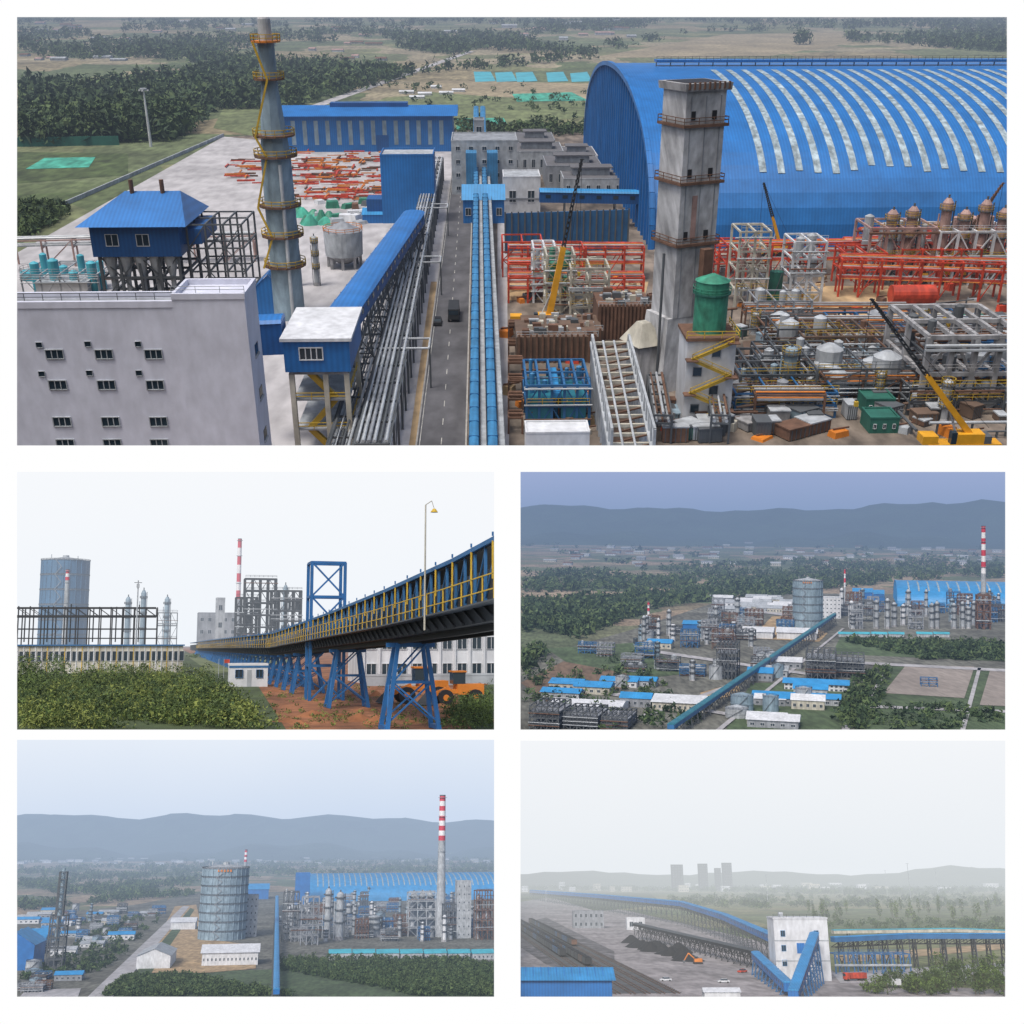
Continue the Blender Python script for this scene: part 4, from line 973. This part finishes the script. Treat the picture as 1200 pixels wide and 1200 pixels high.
# wheel loader
def loader(S,px,py,q=1.0,k='orange'):
    x,y,_=S.g(px,py);b=Bd(S,'wheel_loader')
    b.box(x-.2*q,x+2.4*q,y-.9*q,y+.9*q,1*q,2*q,k);b.box(x-1.0*q,x+.1*q,y-.8*q,y+.8*q,1.1*q,1.5*q,k);b.box(x-.6*q,x+.6*q,y-.7*q,y+.7*q,2*q,3.1*q,'glass');b.box(x-.7*q,x+.7*q,y-.8*q,y+.8*q,3.1*q,3.25*q,k)
    for u in(-1.4,1.5):
        for v in(-1,1): b.beam((x+u*q,y+(v-.25)*q,.75*q),(x+u*q,y+(v+.25)*q,.75*q),1.5*q,'black',14);b.beam((x+u*q,y+(v-.28)*q,.75*q),(x+u*q,y+(v+.28)*q,.75*q),.6*q,k,10)
    b.beam((x-.8*q,y,1.6*q),(x-2.8*q,y,.8*q),.4*q,k);b.add([(x-2.6*q,y-1.3*q,.1*q),(x-3.8*q,y-1.3*q,.1*q),(x-2.7*q,y-1.3*q,1.3*q),(x-2.6*q,y+1.3*q,.1*q),(x-3.8*q,y+1.3*q,.1*q),(x-2.7*q,y+1.3*q,1.3*q)],[(0,1,2),(3,5,4),(0,3,4,1),(0,2,5,3)],'dgrey');b.done()
loader(B,492,824,1.1);loader(B,536,826,1.0)
b=Bd(B,'dirt_mounds')
for i in range(30):
    x,y,_=B.g(rnd.uniform(320,575),rnd.uniform(795,850));b.cyl(x,y,-.1,rnd.uniform(.2,.6),rnd.uniform(.8,2),.1,'reddirt',9)
b.done()
b=Bd(B,'flag_posts');
for px,k in((256,'steelblue'),(262,'red')): g=B.g(px,795);b.cyl(g[0],g[1],0,3.2,.05,.04,'lgrey',6);b.box(g[0],g[0]+.9,g[1],g[1]+.04,2.5,3.1,k)
b.done()

# ============================================================ MID-RIGHT: wide aerial
far=5200
ground(C,'fieldC',far,1.2)
sky(C,far*1.02,(.26,.355,.56),(.33,.41,.64))
def hC(px): return 118+ (13+ 7*math.sin(px*.012+.5)+4*math.sin(px*.05)+3*math.sin(px*.11+1)+ (8 if px>1000 else 0)*min(1,(px-1000)/80))*1.6
hills(C,4300,850,hC,'hillc')
hills(C,3900,400,lambda px:max(4,24+16*math.sin(px*.02)+10*math.sin(px*.07)),'hillc')
trees(C,'distant_trees',samp(C,[(610,672),(760,668),(900,660),(1178,655),(1178,678),(1050,682),(1000,690),(920,698),(830,706),(750,716),(610,738)],2400,-.9),11,7.5,16,2.4)
trees(C,'distant_trees',samp(C,[(610,735),(680,722),(760,718),(700,740),(640,765),(610,790)],420,-.6),10,6,22,2.0)
trees(C,'distant_trees',samp(C,[(610,625),(1178,620),(1178,655),(610,668)],700,1.0),9,11,12,4)
trees(C,'tree_mass',samp(C,[(970,752),(1178,756),(1178,776),(1030,772),(980,762)],380,-.9),6,4,28,1.2)
trees(C,'tree_mass',samp(C,[(1000,800),(1040,785),(1040,800),(1015,856),(980,856)],90),6,4,30,1.2)
trees(C,'tree_mass',samp(C,[(1020,828),(1130,830),(1178,834),(1178,856),(1015,856)],60),4,3.4,30,1.0)
trees(C,'tree_mass',samp(C,[(610,770),(700,790),(740,760),(830,850),(700,860),(610,825)],130),5,3.4,30,1.1)
sheet(C,'plant_ground',[(560,845),(610,775),(740,738),(850,702),(930,695),(1300,700),(1300,900),(500,900)],'plantg',.3)
sheet(C,'lawn',[(985,746),(1178,752),(1178,775),(975,766)],'lawnc',.5);sheet(C,'lawn',[(1000,856),(1040,780),(1178,786),(1178,856)],'lawnc',.5)
sheet(C,'lawn',[(880,800),(1000,800),(985,856),(850,856)],'lawnc',.45);sheet(C,'lawn',[(640,760),(760,752),(800,790),(700,800)],'lawnc',.45)
sheet(C,'lawn',[(610,800),(660,775),(740,790),(740,805),(640,822)],'brownl',.5)
sheet(C,'concrete_yard',[(1035,812),(1062,779),(1142,781),(1130,818)],'brownyard',.7)
sheet(C,'concrete_yard',[(1148,826),(1160,786),(1190,787),(1190,828)],'brownyard',.7)
for P in([(975,870),(985,870),(1040,790),(1034,790)],[(1125,856),(1131,856),(1150,782),(1146,782)],[(985,774),(1178,784),(1178,787),(985,777)],[(660,800),(870,838),(868,841),(655,804)],[(770,762),(960,790),(960,793),(768,765)],[(840,708),(960,724),(960,727),(838,711)],[(700,856),(860,800),(864,802),(712,856)],[(1015,826),(1178,832),(1178,835),(1014,829)]): sheet(C,'road',P,'yard',.9)
sheet(C,'sandy_ground',[(880,748),(905,722),(925,722),(970,742),(960,752)],'sand',.7)
sheet(C,'sandy_ground',[(820,812),(862,800),(870,812),(830,822)],'sand',.8)
# conveyor
p=C.g(786,868);q=C.g(978,733);conveyor(C,'long_conveyor_gallery',[(p[0],p[1],6),(q[0],q[1],10)],3.8,2.4,'convc','steelblue','dgrey',14,True,False,.6)
sheet(C,'road',[(820,870),(828,870),(990,736),(987,736)],'yard',1)
gasholder(C,946,737,680,17,'greyb',6)
chimney(C,1152.5,735,617,2.4,8,ystripe=672);chimney(C,990,712,667,1,4,ystripe=688);chimney(C,760,732,705,1.3,4,ystripe=720,lo='whitep')
Y0=C.g(1100,712)[1];arch_shed(C,C.at(1052,700,Y0)[0],C.at(1300,700,Y0)[0],Y0,Y0+150,C.at(1100,681,Y0+75)[2],'bluel','blue',C.at(1065,690,Y0)[0],.8,sw=2,sp=12)
for i,(x0,x1,yb,yt) in enumerate(((1000,1022,702,690),(1024,1036,704,692))): bld(C,'blue_shed',x0,x1,yb,yt,30,'blue','bluel','gable')
for px,yt in((1027,702),(1040,700),(1092,706),(1098,704),(1118,706),(1128,704),(1135,710),(1008,706)): column_unit(C,px,737,yt,2.2,'lgrey')
frame_unit(C,1146,1160,738,698,14,'rust',2,1,4,'pink','process_frame',3,1.4)
bld(C,'white_office_block',963,985,725,701,20,'white','lgrey','flat',(5,5,.3,.28))
bld(C,'blue_roof_office',920,992,810,797,14,'white','bluel','gable',(14,2,.5,.5))
bld(C,'white_shed',870,905,749,736,30,'white','white','gable');bld(C,'white_shed',911,956,750,737,26,'white','white','gable')
bld(C,'white_shed',764,824,834,818,28,'cream','white','gable',(10,1,.4,.3));bld(C,'white_shed',692,728,836,824,24,'white','white','gable')
bld(C,'blue_shed',800,830,738,728,20,'blue','bluel','gable');bld(C,'white_shed',645,700,834,822,22,'lgrey','white','gable')
for x in(983,1002,1022,1042,1075,1095): bld(C,'cyan_roof_shed',x,x+17,747,741,10,'lgrey','cyan','gable')
for i,(x0,x1,yb,yt) in enumerate(((945,978,797,764),(980,1012,795,770),(620,655,856,828),(660,700,856,835),(840,862,797,756),(705,735,858,840))): frame_unit(C,x0,x1,yb,yt,28,'dgrey',5,2,4,'grey','process_frame',i,.7)
scatter_plant(C,[(740,742),(830,722),(925,725),(925,745),(870,765),(760,760)],40,20,3,'FCCFTF')
scatter_plant(C,[(985,715),(1178,715),(1178,738),(985,738)],40,26,4,'FCCFF')
scatter_plant(C,[(680,752),(760,752),(850,775),(850,800),(760,800),(680,765)],18,12,5,'FCTS')
scatter_plant(C,[(840,704),(925,702),(925,722),(840,720)],24,10,6,'SS',('white','lgrey','lgrey'))
scatter_plant(C,[(850,835),(965,812),(975,856),(860,856)],12,7,7,'SST',('bluel','bluel','white'))
scatter_plant(C,[(875,770),(940,765),(940,795),(880,800)],9,11,8,'STF')
scatter_plant(C,[(640,800),(760,805),(760,830),(640,838)],7,7,9,'ST')
frame_unit(C,1080,1098,806,796,10,'steelblue',2,1,2,None,'yard_structure',4,.5)
scatter_plant(C,[(630,640),(1178,632),(1178,664),(630,664)],90,6,11,'S',('lgrey','grey','rust'))
# ============================================================ BOTTOM-LEFT
far=6000
ground(D,'fieldC',far,1.2)
sky(D,far*1.02,(.62,.72,.88),(.80,.86,.95))
def hD(px): return 120+(6+8*math.exp(-((px-60)/60)**2)+8*math.exp(-((px-240)/80)**2)+6*math.exp(-((px-400)/60)**2)+2*math.sin(px*.07))*4.0
hills(D,4900,800,hD,'hillc');hills(D,4300,500,lambda px:max(5,32+20*math.sin(px*.02+1)+10*math.sin(px*.07)),'hillc')
trees(D,'distant_trees',samp(D,[(20,1018),(200,1014),(350,1010),(579,1008),(579,1024),(360,1026),(230,1034),(225,1050),(20,1068)],2800,-.5),11,6.5,18,2.2)
trees(D,'distant_trees',samp(D,[(20,985),(579,982),(579,1008),(20,1015)],700,.9),9,11,12,4)
sheet(D,'plant_ground',[(-60,1200),(20,1075),(160,1060),(240,1045),(640,1045),(640,1200)],'plantg',.3)
sheet(D,'lawn',[(150,1142),(640,1124),(640,1200),(90,1200)],'lawnc',.5)
trees(D,'tree_mass',samp(D,[(330,1126),(579,1128),(579,1169),(330,1169)],1500,-.8),6,3.4,50,.8,('l1','l2','lb3'))
trees(D,'tree_mass',samp(D,[(150,1146),(310,1142),(316,1169),(120,1169)],700,-.6),5,3.2,50,.8,('l1','l2','lb3'))
trees(D,'tree_mass',samp(D,[(100,1075),(195,1072),(120,1140),(20,1150),(90,1110)],200),5,3.4,30,1.1)
sheet(D,'road',[(90,1180),(122,1180),(222,1062),(214,1062)],'yard',.9)
sheet(D,'verge',[(125,1180),(150,1180),(228,1066),(223,1064)],'lawnc',.8)
sheet(D,'sandy_ground',[(178,1112),(205,1062),(230,1060),(240,1100),(300,1108),(300,1135),(240,1140),(165,1140)],'sand',.7)
sheet(D,'concrete_yard',[(20,1172),(30,1160),(95,1158),(90,1172)],'yard',.6)
gasholder(D,258,1103,1017,27,'greyb',8)
chimney(D,516,1098,933,3.8,9,ystripe=985);chimney(D,285.5,1045,996,1.6,5,ystripe=1010)
Y0=D.g(450,1056)[1];arch_shed(D,D.at(362,1056,Y0)[0],D.at(760,1056,Y0)[0],Y0,Y0+190,D.at(450,1023,Y0+95)[2],'bluel','blue',D.at(372,1040,Y0)[0],.8,sw=2,sp=9,a0=30,a1=84)
bld(D,'blue_shed',286,314,1054,1036,40,'blue','bluel','gable');bld(D,'blue_house',345,362,1060,1024,20,'blue','bluel','flat')
p=D.g(323,1180);q=D.g(324,1062);conveyor(D,'long_conveyor_gallery',[(p[0],p[1],8),(q[0],q[1],12)],4.2,3,'bluel','blue','dgrey',18,True,False,.7,win=10)
bld(D,'white_shed',237,301,1132,1108,30,'white','white','gable',(14,1,.3,.2));bld(D,'white_shed',160,198,1136,1112,60,'white','lgrey','gabley')
bld(D,'white_shed',200,228,1090,1076,30,'white','white','gable');bld(D,'white_house',286,300,1098,1050,16,'lgrey','lgrey','flat',(3,6,.3,.28))
bld(D,'blue_shed',-10,36,1138,1092,50,'blue','bluel','gabley');bld(D,'blue_shed',18,50,1118,1090,40,'lgrey','bluel','gable')
for x in list(range(386,580,28)): bld(D,'cyan_roof_shed',x,x+25,1125,1113,14,'lgrey','cyan','gable',(5,1,.3,.3))
# lattice tower
g=D.g(62,1138);m=D.mp(g);b=Bd(D,'lattice_tower');Z=D.at(62,1022,g[1])[2]
w=9*m;b.frame(g[0]-w,g[0]+w,g[1],g[1]+12,0,Z*.55,2,1,5,1.0,'dgrey',True,'dgrey');b.frame(g[0]-w*.45,g[0]+w*.45,g[1],g[1]+6,Z*.55,Z,1,1,6,.8,'dgrey');b.cyl(g[0],g[1]+3,Z*.3,Z*1.04,2.2,1.5,'greyb',10);b.done()
for px,yb,yt,rp in((383,1100,1040,4),(397,1102,1044,4.5),(438,1098,1072,7),(342,1100,1060,3),(352,1100,1064,3),(560,1100,1048,3),(408,1090,1058,3)): column_unit(D,px,yb,yt,rp,'lgrey')
for i,(x0,x1,yb,yt,k) in enumerate(((478,510,1098,1046,'lgrey'),(558,578,1102,1044,'rust'),(330,348,1104,1046,'dgrey'),(352,372,1108,1052,'grey'),(520,535,1100,1060,'dgrey'))): frame_unit(D,x0,x1,yb,yt,16,k,3,1,5,'pipe' if k!='rust' else 'pink','process_frame',i,.9)
for px in(484,494,503): column_unit(D,px,1096,1044,4,'lgrey')
bld(D,'white_tower_house',535,552,1100,1034,16,'lgrey','lgrey','flat',(3,7,.22,.2))
scatter_plant(D,[(330,1075),(579,1075),(579,1104),(330,1106)],80,24,13,'FCCFFFT')
scatter_plant(D,[(70,1072),(190,1070),(150,1100),(70,1125),(20,1110)],42,14,14,'FCTSSF')
scatter_plant(D,[(20,1075),(90,1068),(90,1085),(20,1090)],14,9,15,'SST')
scatter_plant(D,[(20,1140),(90,1130),(95,1155),(20,1168)],12,10,16,'FSTF')
scatter_plant(D,[(20,1000),(579,1000),(579,1014),(20,1014)],90,6,17,'S',('lgrey','grey','lgrey'))
scatter_plant(D,[(340,1050),(560,1058),(560,1072),(340,1072)],26,22,18,'FC')
# ============================================================ BOTTOM-RIGHT
far=2600
ground(E,'fieldE',far,1.4)
sky(E,far*1.02,(.82,.86,.90),(.90,.92,.95))
hills(E,2350,200,lambda px:30+4*math.sin(px*.03)+ (12*min(1,(px-1050)/60) if px>1050 else 1)+1.5*math.sin(px*.2),'hille')
sheet(E,'yard_ground',[(560,1200),(590,1060),(640,1052),(740,1068),(920,1110),(1000,1150),(1178,1160),(1178,1200)],'yarde',.1)
sheet(E,'coal_yard',[(610,1110),(600,1085),(640,1075),(720,1115),(720,1160),(640,1130)],'coaly',.2)
sheet(E,'concrete_yard',[(975,1140),(1178,1128),(1178,1150),(985,1152)],'yard',.2)
sheet(E,'field',[(640,1050),(760,1046),(780,1060),(700,1068)],'grass',.15)
sheet(E,'field',[(860,1072),(1178,1062),(1178,1078),(900,1084)],'grassl',.12)
sheet(E,'path',[(975,1120),(1178,1105),(1178,1112),(990,1128)],'sand',.2)
trees(E,'distant_trees',samp(E,[(610,1038),(1178,1038),(1178,1046),(1000,1050),(800,1045),(610,1044)],1500),7,6,16,1.8)
trees(E,'tree_mass',samp(E,[(870,1052),(1178,1046),(1178,1062),(1000,1066),(870,1060)],200),6,4,40,1)
trees(E,'tree_mass',samp(E,[(870,1084),(1178,1078),(1178,1096),(1000,1090)],80),4,3,40,.7,('lb3','l2','l1'))
trees(E,'tree_mass',samp(E,[(780,1052),(900,1052),(900,1068),(790,1060)],120),6,4,30,1)
trees(E,'foreground_trees',samp(E,[(1000,1166),(1060,1152),(1100,1152),(1110,1168)],34),5,2.6,260,.28,('lb3','l2','lb1'),.1,trunk=.3)
trees(E,'foreground_trees',samp(E,[(1085,1150),(1178,1148),(1178,1168),(1120,1168)],34),8,2.8,260,.3,('lb1','l2','lb3'),.1,trunk=.3)
trees(E,'poplar_trees',samp(E,[(940,1070),(1170,1060),(1170,1080),(950,1084)],40),12,1.8,130,.5,('lb3','l2','lb1'),.15,trunk=.4)
for px,yt,w in((795,1014,6.5),(825.5,1013,5),(854,1012,5),(843,1018,3)): bld(E,'distant_tower_block',px-w,px+w,1044,yt,18,'dark','dgrey','flat',(4,10,.4,.4))
for i in range(34):
    px=rnd.uniform(880,1178) if i%2 else rnd.uniform(610,900);y=rnd.uniform(1041,1046);bld(E,'distant_building',px,px+rnd.uniform(5,16),y,y-rnd.uniform(5,9),14,'white' if i%3 else 'cream',rnd.choice(['lgrey','white','cyan']),'flat',(4,2,.35,.3))
# conveyor runs
def eg(px,py,yb): 
    g=E.g(px,yb);return E.at(px,py,g[1])
pts=[eg(622,1046,1054),eg(700,1052,1066),eg(800,1062,1084),eg(850,1078,1102),eg(915,1108,1135)]
conveyor(E,'blue_conveyor_gallery',pts,3.8,3.0,'bluel','blue','dgrey',16,True,True,.35,.7,6)
conveyor(E,'lower_conveyor_gallery',[eg(745,1085,1100),eg(800,1098,1112),eg(885,1118,1135)],3.5,1.2,'dgrey','dark','dark',9,True,True,.35)
b,X0,X1,Y,Z,m=bld(E,'transfer_tower_building',911,975,1150,1078,11,'white','lgrey','flat',None,False)
for i in range(2):
    for j in range(3): x=X0+(X1-X0)*(.12+.62*i);z=Z*(.25+.24*j);b.win(x,x+1.6,z,z+2,Y,'bluel',2)
b.box((X0+X1)/2-2,(X0+X1)/2+1,Y-.06,Y,Z*.45,Z*.62,'blue');b.box(X0-.2,X1+.2,Y-.3,Y+11.2,Z+.4,Z+.9,'white');b.box(X0+3,X0+4.5,Y+3,Y+5,Z+.9,Z+2.6,'lgrey')
for z in(.33,.66): b.box(X0-.1,X1+.1,Y-.12,Y-.003,Z*z-.2,Z*z+.2,'lgrey')
b.rail([(X0,Y,Z+.9),(X1,Y,Z+.9)],'dgrey',.12,1.1);b.done()
conveyor(E,'blue_conveyor_ramp',[eg(955,1102,1152),E.g(930,1172,1.5)],3.2,2.6,'bluel','blue','steelblue',8,True,False,.4,.5,4)
conveyor(E,'blue_conveyor_ramp',[eg(886,1124,1142),E.g(925,1162,1.5)],3.4,2.6,'bluel','blue','steelblue',8,True,False,.4,.5,4)
pR=[eg(976,1104,1138),eg(1062,1100,1136),eg(1200,1100,1136)]
conveyor(E,'long_conveyor_gallery',pR,3.6,1.8,'bluel','steelblue','dark',6,True,True,.45,.4)
conveyor(E,'green_roof_conveyor',[eg(976,1094,1128),eg(1120,1092,1126),eg(1200,1095,1126)],3,1.3,'cyan','cream','dgrey',12,True,False,.35,.4)
frame_unit(E,980,1068,1142,1118,8,'steelblue',8,1,1,None,'blue_support_frame',5,.45)
b=Bd(E,'coal_pile')
for i in range(16):
    x,y,_=E.g(740+i*4.6,1108+i*1.0+rnd.uniform(-4,4));b.cyl(x,y,-.2,rnd.uniform(2.5,5.5),rnd.uniform(5,8),.8,'coal',12)
b.done()
bld(E,'pump_room',735,756,1090,1076,8,'white','lgrey','flat',(2,1,.4,.4));bld(E,'grey_store',672,708,1088,1068,14,'grey','dgrey','flat',(6,2,.4,.4))
b,X0,X1,Y,Z,m=bld(E,'blue_loading_shed',570,718,1185,1136,16,'blue','bluel','gable',None,False,3);
for i in range(16): x=X0+(X1-X0)*i/16;b.beam((x,Y-.6,Z-3),(x,Y+8,Z+.1),.18,'blue')
b.done()
# railway & wagons
b=Bd(E,'railway_track')
p0,p1=E.g(606,1082),E.g(742,1166)
dx,dy=p1[0]-p0[0],p1[1]-p0[1];dl=math.hypot(dx,dy);nx_,ny_=dy/dl,-dx/dl
for o in(-15,-10,-5,0,5,10):
    for s_ in(-.75,.75): u=o+s_;b.beam((p0[0]+nx_*u,p0[1]+ny_*u,.45),(p1[0]+nx_*u,p1[1]+ny_*u,.45),.22,'rust')
for i in range(150):
    t=i/150;x=p0[0]+dx*t;y=p0[1]+dy*t;b.beam((x-nx_*17,y-ny_*17,.3),(x+nx_*12,y+ny_*12,.3),.25,'dgrey')
b.done()
an=math.atan2(dy,dx)
for o,t0,t1 in((0,.05,.80),(5,.15,.7),(-10,.02,.55)):
    n=int((t1-t0)*dl/12)
    for i in range(n):
        t=t0+(t1-t0)*i/n;x=p0[0]+dx*t+nx_*o;y=p0[1]+dy*t+ny_*o
        b=Bd(E,'coal_wagon');b.obox(x,y,1.3,3.8,10.5,3,an,rnd.choice(['dark','steelblue','dark','rust']));b.obox(x,y,3.81,4.1,9.8,2.5,an,'coal',.85)
        for k in range(7): b.obox(x+(k-3)*1.6*math.cos(an),y+(k-3)*1.6*math.sin(an),1.3,3.8,.2,3.2,an,'dgrey')
        for k in(-3.6,-2,2,3.6): c=(x+k*math.cos(an),y+k*math.sin(an));nx,ny=-math.sin(an),math.cos(an);b.beam((c[0]-nx*1.1,c[1]-ny*1.1,.9),(c[0]+nx*1.1,c[1]+ny*1.1,.9),.9,'black',10)
        b.done()
truck(E,1003,1150,.2,9,'red','red');truck(E,1045,1158,0,7,'white','white')
for px,py,k in((780,1150,'white'),(848,1152,'white'),(1110,1140,'white'),(870,1140,'red')): car(E,px,py,rnd.random(),k,'car',1.0)
bld(E,'white_van_shed',826,868,1172,1158,5,'white','white','gable')
def exc(S,px,py):
    x,y,_=S.g(px,py);b=Bd(S,'excavator')
    for v in(-1.2,1.2): b.box(x-2,x+2,y+v-.35,y+v+.35,0,.9,'black')
    b.box(x-1.6,x+1.8,y-1.3,y+1.3,1,2.4,'orange');b.box(x-1.6,x-.2,y-1.3,y-.2,2.4,3.3,'glass');b.beam((x-1,y,2),(x-4,y,4.6),.5,'orange');b.beam((x-4,y,4.6),(x-6,y,1.6),.4,'orange');b.box(x-6.6,x-5.6,y-.6,y+.6,.6,1.7,'dgrey');b.done()
exc(E,818,1130)
b=Bd(E,'lamp_masts')
for px,py,yt in((1068,1060,1012),(1100,1055,1018),(640,1065,1040),(900,1060,1025),(1040,1050,1020)):
    g=E.g(px,py);Z=E.at(px,yt,g[1])[2];b.beam(g,(g[0],g[1],Z),.4,'lgrey');b.beam((g[0]-2,g[1],Z),(g[0]+2,g[1],Z),.3,'lgrey')
b.done()
# ------------------------------------------------------------ added backing board far behind everything, white by its own glow
Y=14000
me=bpy.data.meshes.new('background');me.from_pydata([(-9000,Y,-9000),(9000,Y,-9000),(9000,Y,9000),(-9000,Y,9000)],[],[(0,1,2,3)])
m=bpy.data.materials.new('glowing_white_board');m.use_nodes=True;n=m.node_tree;n.nodes.remove(n.nodes['Principled BSDF']);e=n.nodes.new('ShaderNodeEmission');e.inputs[0].default_value=(1,1,1,1);e.inputs[1].default_value=1.0
n.links.new(e.outputs[0],n.nodes['Material Output'].inputs[0]);me.materials.append(m);m.cycles.emission_sampling='NONE'
o=bpy.data.objects.new('background',me);scn.collection.objects.link(o)
# ------------------------------------------------------------ light & camera
el=math.radians(50);az=math.radians(205)   # azimuth clockwise from +Y
sd=Vector((math.sin(az)*math.cos(el),math.cos(az)*math.cos(el),math.sin(el)))
sun=bpy.data.lights.new('sun','SUN');sun.energy=2.3;sun.angle=math.radians(16);sun.color=(1,.96,.90)
so=bpy.data.objects.new('sun',sun);so.rotation_euler=sd.to_track_quat('Z','Y').to_euler();scn.collection.objects.link(so)
w=bpy.data.worlds.new('World');scn.world=w;w.use_nodes=True;nt=w.node_tree
sk=nt.nodes.new('ShaderNodeTexSky');sk.sky_type='NISHITA';sk.sun_disc=False;sk.sun_elevation=el;sk.sun_rotation=az;sk.dust_density=4
nt.links.new(sk.outputs[0],nt.nodes['Background'].inputs[0]);nt.nodes['Background'].inputs[1].default_value=.15
cd=bpy.data.cameras.new('camera');cd.sensor_width=36;cd.angle=2*math.atan(600/F);cd.clip_start=.5;cd.clip_end=40000
co=bpy.data.objects.new('camera',cd);co.rotation_euler=(math.pi/2,0,0);scn.collection.objects.link(co);scn.camera=co
scn.view_settings.view_transform='Standard';scn.view_settings.look='None';scn.view_settings.exposure=0
print('objects',len(bpy.data.objects))
